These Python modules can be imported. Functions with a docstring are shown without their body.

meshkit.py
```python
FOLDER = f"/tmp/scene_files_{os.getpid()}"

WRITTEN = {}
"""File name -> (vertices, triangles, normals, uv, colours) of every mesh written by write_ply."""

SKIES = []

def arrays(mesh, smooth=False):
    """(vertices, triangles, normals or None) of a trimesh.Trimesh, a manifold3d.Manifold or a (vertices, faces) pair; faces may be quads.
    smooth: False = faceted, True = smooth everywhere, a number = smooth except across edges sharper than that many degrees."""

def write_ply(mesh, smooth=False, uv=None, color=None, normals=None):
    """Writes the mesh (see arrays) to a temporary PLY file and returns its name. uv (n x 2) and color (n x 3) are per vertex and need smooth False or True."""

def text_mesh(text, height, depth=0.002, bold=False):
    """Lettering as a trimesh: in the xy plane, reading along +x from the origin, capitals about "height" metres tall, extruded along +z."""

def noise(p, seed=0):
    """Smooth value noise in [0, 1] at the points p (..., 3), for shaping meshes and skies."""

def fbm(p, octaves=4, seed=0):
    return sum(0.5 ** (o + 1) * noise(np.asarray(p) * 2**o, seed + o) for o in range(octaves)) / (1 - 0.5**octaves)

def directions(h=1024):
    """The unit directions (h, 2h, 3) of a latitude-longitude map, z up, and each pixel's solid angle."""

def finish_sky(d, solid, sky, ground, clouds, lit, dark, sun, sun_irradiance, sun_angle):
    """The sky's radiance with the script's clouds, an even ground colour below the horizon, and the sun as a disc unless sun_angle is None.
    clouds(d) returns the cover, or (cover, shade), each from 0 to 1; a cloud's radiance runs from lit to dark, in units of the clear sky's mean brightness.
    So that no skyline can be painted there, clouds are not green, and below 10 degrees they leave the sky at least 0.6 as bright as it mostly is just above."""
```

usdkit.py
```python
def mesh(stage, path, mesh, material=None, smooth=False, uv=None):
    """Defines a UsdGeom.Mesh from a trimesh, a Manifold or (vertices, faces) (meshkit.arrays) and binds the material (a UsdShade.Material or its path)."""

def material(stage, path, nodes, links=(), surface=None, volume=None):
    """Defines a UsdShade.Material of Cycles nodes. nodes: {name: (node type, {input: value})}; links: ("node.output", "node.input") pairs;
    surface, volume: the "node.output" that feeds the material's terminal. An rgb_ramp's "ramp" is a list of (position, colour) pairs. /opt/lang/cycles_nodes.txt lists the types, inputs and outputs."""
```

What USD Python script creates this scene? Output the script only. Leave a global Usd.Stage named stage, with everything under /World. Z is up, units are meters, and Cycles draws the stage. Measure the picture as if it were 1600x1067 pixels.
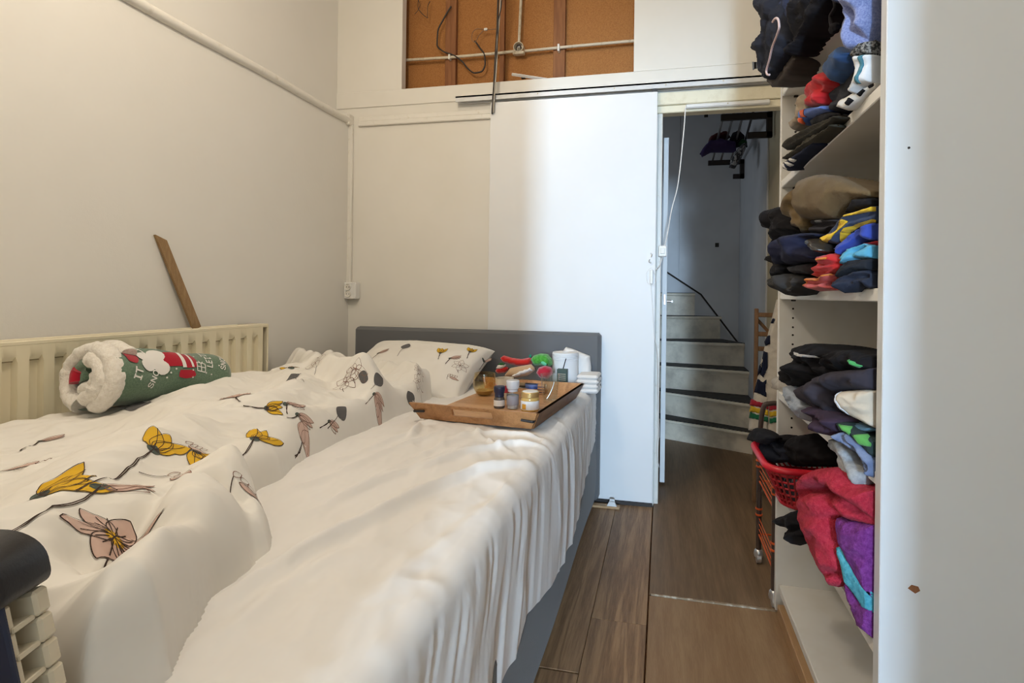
import math, numpy as np, trimesh, usdkit, meshkit
from shapely.geometry import Polygon, LineString, Point
from pxr import Usd, UsdGeom, UsdLux, UsdShade, Gf, Sdf
stage = Usd.Stage.CreateInMemory()
UsdGeom.Xform.Define(stage, '/World'); UsdGeom.Scope.Define(stage, '/World/Looks')
# ------------------------------------------------------------ camera
H = 1.1; F = 778.; PX, PY = 880., 461.
yaw = math.atan((1036 - PX) / F); roll = 0.013
fw = np.array([-math.sin(yaw), math.cos(yaw), 0]); rt = np.array([math.cos(yaw), math.sin(yaw), 0]); upv = np.array([0, 0, 1.])
r2 = rt * math.cos(roll) + upv * math.sin(roll); u2 = upv * math.cos(roll) - rt * math.sin(roll)
EYE = np.array([0, 0, H])
cam = UsdGeom.Camera.Define(stage, '/World/camera')
cam.AddTransformOp().Set(Gf.Matrix4d(*[float(x) for x in (*r2, 0, *u2, 0, *(-fw), 0, *EYE, 1)]))
cam.CreateHorizontalApertureAttr(36.0); cam.CreateVerticalApertureAttr(36.0 * 1067 / 1600)
cam.CreateFocalLengthAttr(36.0 * F / 1600)
cam.CreateHorizontalApertureOffsetAttr(36.0 * (800 - PX) / 1600)
cam.CreateVerticalApertureOffsetAttr(-36.0 * (533.5 - PY) / 1600)
cam.CreateClippingRangeAttr(Gf.Vec2f(0.05, 100))
cam.CreateExposureAttr(0.0)
# ------------------------------------------------------------ light: ceiling globe of this room, daylight from the window of the front room
LAMP = (-0.95, 0.82, 2.72); LAMP_I = 96.0; LAMP_C = (1.0, 0.885, 0.735)
sl = UsdLux.SphereLight.Define(stage, '/World/lamp_light'); sl.AddTranslateOp().Set(Gf.Vec3d(*LAMP)); sl.CreateRadiusAttr(0.10)
sl.CreateIntensityAttr(LAMP_I); sl.CreateColorAttr(Gf.Vec3f(*LAMP_C))
WIN = (0.75, -8.0, 2.10); WIN_W, WIN_H, WIN_I, WIN_C = 0.42, 1.7, 335.0, (0.52, 0.74, 1.0)
rl = UsdLux.RectLight.Define(stage, '/World/window_daylight'); rl.CreateWidthAttr(WIN_W); rl.CreateHeightAttr(WIN_H)
rl.AddTranslateOp().Set(Gf.Vec3d(*WIN)); rl.AddRotateXYZOp().Set(Gf.Vec3f(90, 0, 0))      # emits towards +Y
rl.CreateIntensityAttr(WIN_I); rl.CreateColorAttr(Gf.Vec3f(*WIN_C))

hl = UsdLux.RectLight.Define(stage, '/World/stair_daylight'); hl.CreateWidthAttr(.5); hl.CreateHeightAttr(.7)
hl.AddTranslateOp().Set(Gf.Vec3d(-1.55, 3.75, 2.05)); hl.AddRotateXYZOp().Set(Gf.Vec3f(0, -90, 0))      # small stair window, emits towards +X
hl.CreateIntensityAttr(3.6); hl.CreateColorAttr(Gf.Vec3f(.78, .88, 1.0))

# ------------------------------------------------------------ helpers
def ray(x, y): return fw + r2 * (x - PX) / F + u2 * (PY - y) / F
def onz(x, y, z): d = ray(x, y); return EYE + d * (z - H) / d[2]
def onx(x, y, X): d = ray(x, y); return EYE + d * X / d[0]
def ony(x, y, Y): d = ray(x, y); return EYE + d * Y / d[1]
used = {}
def path_for(name, parent=None):
    base = str(parent.GetPath()) if parent is not None else '/World'
    k = (base, name); n = used.get(k, 0); used[k] = n + 1
    return f'{base}/{name}' + (f'_{n:03d}' if n else '')
def tag(o, label=None, cat=None, group=None, kind=None):
    p = o.GetPrim() if hasattr(o, 'GetPrim') else o
    for k, v in (('label', label), ('category', cat), ('group', group), ('kind', kind)):
        if v: p.SetCustomDataByKey(k, v)
    return p
def thing(name, label, cat, loc=(0, 0, 0), rz=0, group=None):
    x = UsdGeom.Xform.Define(stage, path_for(name))
    x.AddTranslateOp().Set(Gf.Vec3d(*map(float, loc)))
    if rz: x.AddRotateZOp().Set(float(rz))
    return tag(x, label, cat, group)
def obj(name, mesh, mat, parent=None, label=None, cat=None, group=None, kind=None, smooth=35):
    m = usdkit.mesh(stage, path_for(name, parent), mesh, mat, smooth=smooth)
    return tag(m, label, cat, group, kind)
def struct(name, mesh, mat, parent=None, label=None, smooth=False):
    return obj(name, mesh, mat, parent, label, None, None, None if parent is not None else 'structure', smooth)
cat_ = trimesh.util.concatenate
def box(x0, x1, y0, y1, z0, z1, b=0.0):
    if b <= 0:
        m = trimesh.creation.box([x1 - x0, y1 - y0, z1 - z0]); m.apply_translation([(x0 + x1) / 2, (y0 + y1) / 2, (z0 + z1) / 2]); return m
    b = min(b, (x1 - x0) * .45, (y1 - y0) * .45, (z1 - z0) * .45)
    P = []
    for sx in (0, 1):
        for sy in (0, 1):
            for sz in (0, 1):
                c = np.array([x1 if sx else x0, y1 if sy else y0, z1 if sz else z0]); s = np.array([1 - 2 * sx, 1 - 2 * sy, 1 - 2 * sz])
                for k in range(3):
                    o = np.ones(3); o[k] = 0; P.append(c + s * o * b)
    return trimesh.convex.convex_hull(np.array(P))
def grid(P, wrap_u=False, wrap_v=False):
    nu, nv = P.shape[:2]
    iu = np.arange(nu if wrap_u else nu - 1); iv = np.arange(nv if wrap_v else nv - 1)
    a, b = np.meshgrid(iu, iv, indexing='ij'); a2, b2 = (a + 1) % nu, (b + 1) % nv
    q = np.stack([a * nv + b, a2 * nv + b, a2 * nv + b2, a * nv + b2], -1).reshape(-1, 4)
    return trimesh.Trimesh(P.reshape(-1, 3), np.vstack([q[:, [0, 1, 2]], q[:, [0, 2, 3]]]), process=False)
def smoothline(pts, n=24):
    pts = np.asarray(pts, float)
    if len(pts) < 3: return np.linspace(pts[0], pts[-1], max(2, n // 6))
    t = np.r_[0, np.cumsum(np.linalg.norm(np.diff(pts, axis=0), axis=1))]
    from scipy.interpolate import PchipInterpolator
    return PchipInterpolator(t, pts)(np.linspace(0, t[-1], n))
def tube(pts, r, n=8, smooth=0):
    pts = np.asarray(pts, float)
    if smooth: pts = smoothline(pts, smooth)
    T = np.gradient(pts, axis=0); T /= np.linalg.norm(T, axis=1)[:, None] + 1e-12
    up = np.array([0, 0, 1.]) if abs(T[0][2]) < .9 else np.array([1., 0, 0])
    N = np.cross(T[0], up); N /= np.linalg.norm(N); rings = []; rr = np.broadcast_to(r, len(pts))
    for p, t, q in zip(pts, T, rr):
        N = N - t * (N @ t); N /= np.linalg.norm(N); B = np.cross(t, N)
        a = np.linspace(0, 2 * np.pi, n, endpoint=False)
        rings.append(p + q * (np.cos(a)[:, None] * N + np.sin(a)[:, None] * B))
    m = grid(np.array(rings), wrap_v=True); k = len(pts)
    v = np.vstack([m.vertices, pts[0], pts[-1]]); c0, c1 = len(v) - 2, len(v) - 1
    f = [m.faces] + [[[c0, (i + 1) % n, i] for i in range(n)], [[c1, (k - 1) * n + i, (k - 1) * n + (i + 1) % n] for i in range(n)]]
    return trimesh.Trimesh(v, np.vstack(f)[:, ::-1], process=False)
def lathe(prof, n=32, at=(0, 0, 0)):
    prof = np.asarray(prof, float); a = np.linspace(0, 2 * np.pi, n, endpoint=False)
    P = np.stack([prof[:, None, 0] * np.cos(a), prof[:, None, 0] * np.sin(a), np.broadcast_to(prof[:, None, 1], (len(prof), n))], -1)
    m = grid(P, wrap_v=True); m.invert(); m.apply_translation(at); return m
def prism(poly, d, frame='xz', off=0.0):
    """extrudes a 2-D outline; frame xz: outline (x, z), depth along +y; yz: outline (y, z), depth along +x; xy: depth along +z"""
    p = poly if isinstance(poly, Polygon) else Polygon(poly)
    m = trimesh.creation.extrude_polygon(p, d, engine='earcut'); v = m.vertices.copy()
    if frame == 'xz': m.vertices = np.c_[v[:, 0], off + d - v[:, 2], v[:, 1]]
    elif frame == 'yz': m.vertices = np.c_[off + v[:, 2], v[:, 0], v[:, 1]]
    else: m.vertices = np.c_[v[:, 0], v[:, 1], off + v[:, 2]]
    return m
def fbm(P, s, seed=0, o=4):
    return meshkit.fbm(np.asarray(P, float) * s + 37.3 + seed * 11.7, o, seed)
def ridged(P, s, seed=0):
    P = np.asarray(P, float)
    w = np.stack([fbm(P, s * .7, seed + 5 + k, 2) for k in range(3)], -1) - .5
    n1 = meshkit.noise(P * s + w * 1.6 + seed * 3.1, seed); n2 = meshkit.noise(P * s * 2.1 + w * 2 + seed * 5.3, seed + 9)
    return .7 * (1 - np.abs(2 * n1 - 1)) ** 1.5 + .3 * (1 - np.abs(2 * n2 - 1)) ** 1.5
# ------------------------------------------------------------ materials
def mat(name, c, rough=.6, bump=None, vary=None, stretch=None, metal=0, sheen=0, spec=.5, coat=0):
    """bump (scale, strength, distance); vary (scale, second colour, low, high); stretch scales the texture space"""
    n = {'p': ('principled_bsdf', {'base_color': c, 'roughness': rough, 'metallic': metal, 'sheen_weight': sheen, 'specular_ior_level': spec, 'coat_weight': coat})}
    L = []
    if bump or vary:
        n['tc'] = ('texture_coordinate', {}); src = 'tc.object'
        if stretch: n['mp'] = ('mapping', {'scale': stretch}); L.append(('tc.object', 'mp.vector')); src = 'mp.vector'
    if vary:
        n['vn'] = ('noise_texture', {'scale': vary[0], 'detail': 5.0, 'roughness': .6}); n['vr'] = ('rgb_ramp', {'ramp': [(vary[2], c), (vary[3], vary[1])]})
        L += [(src, 'vn.vector'), ('vn.fac', 'vr.fac'), ('vr.color', 'p.base_color')]
    if bump:
        n['bn'] = ('noise_texture', {'scale': bump[0], 'detail': 4.0, 'roughness': .6}); n['b'] = ('bump', {'strength': bump[1], 'distance': bump[2]})
        L += [(src, 'bn.vector'), ('bn.fac', 'b.height'), ('b.normal', 'p.normal')]
    return usdkit.material(stage, '/World/Looks/' + name, n, L, 'p.BSDF')
def cloth(name, c, rough=.9, weave=900, fuzz=.15, lo=.86):
    return mat(name, c, rough, (weave, .25, .0006), (14, tuple(x * lo for x in c), .42, .62), sheen=fuzz if max(c) > .12 else .02, spec=.1)
def pile(name, c, c2):
    return mat(name, c, .95, (260, .9, .004), (120, c2, .35, .65), sheen=.06, spec=.08)
def glass(name, c=(1, 1, 1), thin=.12):
    return usdkit.material(stage, '/World/Looks/' + name, {'t': ('transparent_bsdf', {'color': c}), 'g': ('glossy_bsdf', {'color': (1, 1, 1), 'roughness': .03}), 'l': ('layer_weight', {'blend': .5}), 'q': ('math', {'math_type': 'power', 'value2': 3.0}), 'f': ('math', {'math_type': 'multiply_add', 'value2': .5, 'value3': .05}), 'm': ('mix_closure', {})},
                           [('l.facing', 'q.value1'), ('q.value', 'f.value1'), ('f.value', 'm.fac'), ('t.BSDF', 'm.closure1'), ('g.BSDF', 'm.closure2')], 'm.closure')
M = {}
M['wall'] = mat('wall_paint', (.80, .775, .72), .75, (60, .18, .003), (1.3, (.775, .745, .685), .4, .65))
M['wall_far'] = mat('far_wall_paint', (.79, .755, .685), .7, (150, .08, .001), (2.0, (.765, .73, .65), .4, .65))
M['ceil'] = mat('ceiling_paint', (.82, .80, .76), .8, (60, .1, .002))
M['trim'] = mat('trim_gloss', (.80, .765, .69), .4, (40, .12, .001), (28, (.70, .65, .55), .58, .72))
M['door'] = mat('door_white', (.80, .80, .79), .45, (90, .04, .0006), (1.5, (.78, .78, .77), .4, .6))
M['alu'] = mat('aluminium', (.72, .72, .71), .35, (80, .05, .0005), metal=.8)
M['rail'] = mat('rail_coating', (.66, .66, .65), .35, (80, .05, .0005))
M['hall'] = mat('hall_paint', (.60, .61, .62), .6, (40, .1, .002), (2.2, (.53, .54, .55), .4, .65))
M['hall_y'] = mat('hall_yellow', (.58, .50, .33), .7, (40, .1, .002), (3, (.52, .45, .30), .4, .65))
M['board'] = mat('chipboard', (.41, .18, .05), .85, (220, .35, .002), (160, (.31, .125, .032), .38, .66))
M['stud'] = mat('stud_wood', (.30, .125, .045), .8, (30, .3, .002), (9, (.22, .085, .03), .35, .6), (6, 6, .6))
M['pipe'] = mat('painted_conduit', (.62, .54, .41), .5, (40, .15, .001), (30, (.45, .36, .24), .55, .7))
M['black'] = mat('black_plastic', (.018, .018, .02), .45, (200, .08, .0005))
M['wire_dark'] = mat('dark_cable', (.03, .022, .018), .5)
M['white'] = mat('white_plastic', (.78, .77, .74), .35)
M['rad'] = mat('radiator_enamel', (.80, .73, .54), .35, (30, .04, .0006), (6, (.77, .69, .50), .4, .7))
M['rad_dark'] = mat('radiator_slot', (.30, .24, .13), .6)
M['grey_fabric'] = mat('grey_upholstery', (.17, .172, .175), .9, (700, .35, .0008), (500, (.12, .122, .126), .35, .65), sheen=.15, spec=.2)
M['sheet'] = mat('white_cotton', (.80, .775, .745), .85, (900, .12, .0004), (4, (.775, .745, .705), .4, .65), sheen=.1, spec=.15)
M['duvet'] = mat('cream_cotton', (.82, .79, .735), .85, (900, .12, .0004), (5, (.79, .755, .69), .4, .65), sheen=.1, spec=.15)
M['oak'] = None
def wood(name, a, b, ring=18, stretch=(13, .9, 13), rough=.5, bump=.25, seed=0.0, dark=None):
    n = {'tc': ('texture_coordinate', {}), 'oi': ('object_info', {}), 'off': ('mix', {'mix_type': 'add', 'fac': 1.0}), 'cx': ('combine_xyz', {}), 'mu': ('math', {'math_type': 'multiply', 'value2': 7.0}),
         'mp': ('mapping', {'scale': stretch, 'location': (seed, seed * 2, 0)}), 'n1': ('noise_texture', {'scale': 1.2, 'detail': 3.0, 'distortion': .6}), 'w': ('math', {'math_type': 'multiply', 'value2': float(ring)}),
         'sn': ('math', {'math_type': 'sine'}), 'n2': ('noise_texture', {'scale': 11.0, 'detail': 7.0, 'roughness': .75}), 'ad': ('math', {'math_type': 'multiply_add', 'value2': .17}),
         'r': ('rgb_ramp', {'ramp': [(.25, a), (.75, b)]}), 'b': ('bump', {'strength': bump, 'distance': .001}), 'p': ('principled_bsdf', {'roughness': rough})}
    L = [('tc.object', 'off.color1'), ('oi.random', 'mu.value1'), ('mu.value', 'cx.x'), ('mu.value', 'cx.z'), ('cx.vector', 'off.color2'), ('off.color', 'mp.vector'), ('mp.vector', 'n1.vector'), ('mp.vector', 'n2.vector'), ('n1.fac', 'w.value1'), ('w.value', 'sn.value1'),
         ('sn.value', 'ad.value1'), ('n2.fac', 'ad.value3'), ('ad.value', 'r.fac'), ('r.color', 'p.base_color'), ('ad.value', 'b.height'), ('b.normal', 'p.normal')]
    return usdkit.material(stage, '/World/Looks/' + name, n, L, 'p.BSDF')
M['oak'] = wood('oak_laminate', (.185, .10, .045), (.37, .22, .108), 26)
M['ply'] = wood('stained_plywood', (.15, .088, .042), (.255, .16, .085), 12, (7, .5, 7))
M['ply2'] = wood('stained_plywood_worn', (.25, .14, .065), (.37, .235, .12), 8, (5, .6, 5))
M['pine'] = wood('raw_pine', (.42, .25, .12), (.56, .36, .19), 10, (8, 1, 8))
M['stick'] = wood('moulding_oak', (.26, .15, .06), (.40, .26, .12), 10, (40, 40, 5))
M['tray'] = wood('mango_wood', (.30, .13, .045), (.50, .25, .10), 14, (12, 4, 12), .35)
M['tray_base'] = wood('tray_base_wood', (.40, .20, .085), (.58, .34, .17), 14, (4, 14, 12), .4)
M['rackwood'] = wood('brown_rack_wood', (.20, .105, .05), (.32, .18, .09), 10, (10, 10, 2))
M['tread'] = mat('tread_rubber', (.035, .032, .03), .7, (60, .2, .002), (20, (.06, .055, .05), .45, .65))
M['riser'] = mat('riser_paint', (.78, .70, .56), .55, (30, .15, .002), (7, (.48, .42, .33), .45, .75))
M['shelf'] = mat('white_melamine', (.80, .775, .72), .45, (200, .03, .0003), (12, (.77, .735, .665), .45, .7))
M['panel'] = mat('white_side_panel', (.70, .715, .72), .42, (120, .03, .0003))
M['hole'] = mat('dark_hole', (.03, .025, .02), .8)
exec_later = []
# ============================================================ setting
WY = 2.687; WX = -1.858; WXU = -1.953; CEIL = 3.06; RX = 0.76
AX0, AX1, AZ0 = -1.526, -0.170, 2.271                     # hole in the upper far wall
OX0, OX1, OZ = -0.025, 0.605, 2.075                       # doorway
fl = struct('floor', cat_([box(-2.2, 1.3, -8.3, 4.9, -.09, -.022)]), M['stud'])
# laminate planks (run along Y), real joints
PW = 0.187; x = -0.040; row = 0
for i in range(12):
    x1 = x - i * PW; x0 = x1 - PW
    if x1 < -2.0: break
    cuts = [-0.45] + [c for c in ([1.69, 0.42] if i == 0 else [1.430, 0.2] if i == 1 else [0.9 + .37 * (i % 3), 2.1 - .2 * (i % 2)])] + [2.75]
    cuts = sorted(cuts)
    for a, b in zip(cuts[:-1], cuts[1:]):
        g = .004 if (i == 1 and abs(a - 1.43) < .01) else .0006
        if x0 < -.62 and b < 2.3: continue                   # far under the bed, never seen
        struct('plank', box(max(x0, -1.95) + .0006, x1 - .0006, a + g, b - .0006, -.02, 0, .0012), M['oak'], fl)
struct('plywood_sheet', box(-.036, 1.0, 1.872, 4.75, -.02, .002, .002), M['ply'], fl)
struct('plywood_sheet', box(-.036, 1.0, -.45, 1.862, -.02, -.001, .002), M['ply2'], fl)
struct('joint_strip', cat_([box(-.03, .12, 1.864, 1.871, -.01, .003, .001), box(.10, .42, 1.862, 1.8715, -.01, .002, .001)]), mat('scuffed_strip', (.30, .22, .14), .7, None, (40, (.55, .48, .38), .5, .65)), fl)
struct('front_floor', box(-2.2, 1.3, -8.2, -.452, -.02, 0), M['oak'], fl)
# left wall: thicker lower part up to the moulding
wl = struct('wall_left', cat_([box(WX - .3, WX, -.45, WY, -.02, 2.115), box(WX - .3, WXU, -.45, WY + .1, 2.10, CEIL)]), M['wall'])
struct('trim_1', tube([[WX + .004, y, 2.126 + .003 * math.sin(y * 7)] for y in np.linspace(-.44, WY - .02, 30)], .021, 10), M['trim'], label='cream painted round moulding along the ledge of the left wall', smooth=60)
wf = struct('wall_far', cat_([box(-2.3, OX0, WY, WY + .07, -.02, AZ0), box(OX0, OX1, WY, WY + .07, OZ, AZ0), box(OX1, 1.3, WY, WY + .07, -.02, AZ0),
                              box(-2.3, AX0, WY, WY + .045, AZ0, CEIL), box(AX1, 1.3, WY, WY + .045, AZ0, CEIL)]), M['wall_far'])
struct('chipboard', box(AX0 - .1, AX1 + .1, WY + .115, WY + .127, AZ0 - .05, CEIL), M['board'], wf)
for xs in (ony(705, 100, WY + .1)[0], ony(785, 100, WY + .1)[0], ony(874, 100, WY + .1)[0]):
    w = .034 if xs != ony(785, 100, WY + .1)[0] else .014
    struct('stud', box(xs - w, xs + w, WY + .086, WY + .115, AZ0 - .05, CEIL, .002), M['stud'], wf)
struct('sill', cat_([box(AX0, AX1, WY + .004, WY + .115, AZ0 - .02, AZ0 + .001)]), M['board'], wf)
struct('wall_band', box(-1.955, .76, WY - .006, WY, 2.205, 2.300, .004), M['wall_far'], wf)
struct('hole_mark', cat_([box(p[0] - .006, p[0] + .006, WY - .001, WY, p[2] - .008, p[2] + .004) for p in [ony(541, 487, WY)]]), M['hole'], wf)
struct('panel_joint', cat_([box(ony(1141, 50, WY)[0], ony(1141, 50, WY)[0] + .002, WY - .001, WY, 2.30, CEIL), box(AX1, .76, WY - .007, WY - .0055, 2.299, 2.301)]), M['trim'], wf)
struct('trim_2', cat_([box(-1.80, -.95, WY - .016, WY, 2.092, 2.122, .004), box(-1.80, -.95, WY - .008, WY, 2.122, 2.150, .003)]), M['trim'], label='cream moulding across the far wall left of the sliding door')
# corner conduit + box
cx = ony(549, 300, WY)[0]
struct('trim_3', cat_([box(cx - .014, cx + .014, WY - .022, WY, 1.155, 2.11, .004), box(cx - .034, cx + .012, WY - .05, WY, 2.095, 2.16, .005)]), M['trim'], label='cream cable duct running up the far left corner')
# door header, frame, rail
struct('trim_4', cat_([box(OX0 - .02, .65, WY - .022, WY, 2.105, 2.172, .004), box(OX0 - .02, .65, WY - .012, WY + .05, 2.066, 2.105, .004)]), mat('header_paint', (.80, .74, .56), .5, (40, .12, .001), (18, (.72, .65, .47), .5, .7)), label='cream wooden header over the doorway')
struct('trim_5', cat_([box(OX0 - .012, OX0 + .012, WY - .004, WY + .07, 0, 2.07, .003)]), M['trim'], label='white door jamb at the left of the doorway')
rail = thing('door_rail', 'aluminium sliding door rail along the far wall above the white door', 'rail')
ra = ony(715, 161, WY - .03); zr = 2.199
obj('rail_profile', cat_([box(-1.165, .56, WY - .05, WY - .006, zr + .006, zr + .016, .001), box(-1.165, .56, WY - .05, WY - .044, zr - .016, zr + .016, .001), box(-1.165, .56, WY - .018, WY - .006, zr - .016, zr + .016, .001)]), M['rail'], rail)
for px in (840, 960, 1040, 1130):
    obj('screw', lathe([(0, .0), (.004, .0), (.004, .002), (0, .003)], 10).apply_transform(trimesh.transformations.rotation_matrix(np.pi / 2, [1, 0, 0])).apply_translation([ony(px, 150, WY - .05)[0], WY - .05, zr]), M['pipe'], rail)
# sliding door
DX0, DX1 = -.955, -.041
d1 = struct('door_1', box(DX0, DX1, WY - .052, WY - .026, .022, 2.166, .0015), M['door'], label='tall white sliding door panel behind the bed head')
struct('door_hanger', prism([(-.016, 0), (.016, 0), (.008, .018), (-.008, .018)], .012, 'xz', WY - .05).apply_translation([ony(1023, 146, WY)[0], 0, 2.166]), M['black'], d1)
hk = ony(1017, 402, WY - .055)
struct('door_hook', cat_([tube([[hk[0], WY - .053, hk[2] + .02], [hk[0] + .004, WY - .062, hk[2] + .012], [hk[0], WY - .066, hk[2]]], .004, 8, 8), tube([[hk[0] - .006, WY - .054, hk[2] - .012], [hk[0] - .010, WY - .064, hk[2] - .02], [hk[0] + .004, WY - .066, hk[2] - .028]], .003, 8, 10)]), M['alu'], d1, smooth=60)
hd = ony(1018, 432, WY - .055)
struct('door_handle', box(hd[0] - .009, hd[0] + .009, WY - .066, WY - .052, hd[2] - .04, hd[2] + .036, .004), M['white'], d1)
struct('door_bottom_edge', box(DX0 + .001, DX1 - .001, WY - .050, WY - .028, .0, .024), M['wire_dark'], d1)
gd = onz(948, 789, 0)
g_ = thing('door_guide', 'white plastic sliding door guide screwed on a wood strip beside the bed', 'door guide')
obj('strip', box(gd[0] - .08, gd[0] + .07, gd[1] - .045, gd[1] - .012, 0, .012, .002), M['pine'], g_)
obj('guide_block', cat_([prism([(-.026, 0), (.026, 0), (.014, .022), (-.014, .022)], .012, 'xz', gd[1] - .04), prism([(-.018, 0), (.018, 0), (.012, .03), (-.012, .03)], .01, 'xz', gd[1] - .024)]).apply_translation([gd[0] + .03, 0, .012]), M['white'], g_)
# duct above the doorway with hanging cord
q0, q1 = ony(1071, 166, WY - .03), ony(1204, 158, WY - .03)
cd = thing('cable_duct', 'short white cable duct fixed above the doorway', 'cable duct')
obj('cover', box(q0[0], q1[0], WY - .032, WY - .008, 2.077, 2.10, .006), M['white'], cd)
obj('screw', lathe([(0, 0), (.004, 0), (.003, .002), (0, .003)], 10).apply_transform(trimesh.transformations.rotation_matrix(np.pi / 2, [1, 0, 0])).apply_translation([ony(1136, 162, WY)[0], WY - .032, 2.09]), M['pipe'], cd)
WC = thing('hanging_cable', 'white cable hanging from the duct down the door edge', 'cable')
obj('flex', tube([ony(px, py, WY - .03 + dy) for px, py, dy in ((1071, 168, 0), (1070, 185, -.01), (1066, 230, -.02), (1059, 290, -.01), (1049, 330, .01), (1043, 365, .02), (1037, 392, .02), (1032, 412, .01), (1026, 420, -.035))], .0032, 8, 50), M['white'], WC)
obj('flex_loop', tube([ony(px, py, WY - .06) for px, py in ((1018, 418), (1010, 428), (1012, 442), (1020, 446), (1026, 436), (1020, 424), (1017, 440), (1019, 470), (1022, 520), (1028, 555), (1029, 640), (1030, 680), (1027, 700), (1030, 730))], .0014, 6, 90), M['white'], WC)
sw = ony(1035, 392, WY - .02)
s_ = thing('light_switch', 'small white switch box on the left door jamb', 'switch')
obj('switch_box', box(sw[0] - .02, sw[0] + .022, WY - .03, WY - .004, sw[2] - .03, sw[2] + .028, .004), M['white'], s_)
obj('rocker', box(sw[0] - .010, sw[0] + .012, WY - .035, WY - .03, sw[2] - .016, sw[2] + .016, .002), M['trim'], s_)
# right, near and front-room walls, ceilings
struct('wall_right', box(RX, RX + .1, -.45, WY + .07, -.02, CEIL), M['wall'])
NX0, NX1, NZ = -.27, .48, 2.45
struct('wall_near', cat_([box(-2.3, NX0, -.55, -.45, -.02, CEIL), box(NX1, 1.3, -.55, -.45, -.02, CEIL), box(NX0, NX1, -.55, -.45, NZ, CEIL)]), M['wall'])
struct('ceiling', box(-2.3, 1.4, -8.3, WY + .14, CEIL, CEIL + .1), M['ceil'])
struct('wall_front_room_left', box(-2.3, -2.2, -8.3, -.55, -.02, CEIL), M['wall'])
struct('wall_front_room_right', box(1.3, 1.4, -8.3, -.55, -.02, CEIL), M['wall'])
wx0, wx1, wz0, wz1 = WIN[0] - WIN_W / 2, WIN[0] + WIN_W / 2, WIN[2] - WIN_H / 2, WIN[2] + WIN_H / 2
struct('wall_front', cat_([box(-2.3, wx0, -8.1, -7.98, -.02, CEIL), box(wx1, 1.4, -8.1, -7.98, -.02, CEIL), box(wx0, wx1, -8.1, -7.98, wz1, CEIL), box(wx0, wx1, -8.1, -7.98, -.02, wz0)]), M['wall'])
wn = tag(UsdGeom.Xform.Define(stage, path_for('window_1')), kind='structure')
obj('window_frame', cat_([box(wx0 - .05, wx1 + .05, -7.985, -7.95, wz1, wz1 + .05, .004), box(wx0 - .05, wx1 + .05, -7.985, -7.95, wz0 - .05, wz0, .004), box(wx0 - .05, wx0, -7.985, -7.95, wz0, wz1, .004), box(wx1, wx1 + .05, -7.985, -7.95, wz0, wz1, .004)]), M['trim'], wn)
# ceiling lamp of the bedroom
lp = thing('ceiling_lamp', 'ceiling lamp with an opal globe hanging above the bed', 'lamp')
obj('ceiling_rose', lathe([(0, CEIL - .03), (.05, CEIL - .03), (.055, CEIL), (0, CEIL)], 24, (LAMP[0], LAMP[1], 0)), M['white'], lp)
obj('stem', tube([[LAMP[0], LAMP[1], LAMP[2] + .10], [LAMP[0], LAMP[1], CEIL - .02]], .012, 10), M['white'], lp)
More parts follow.
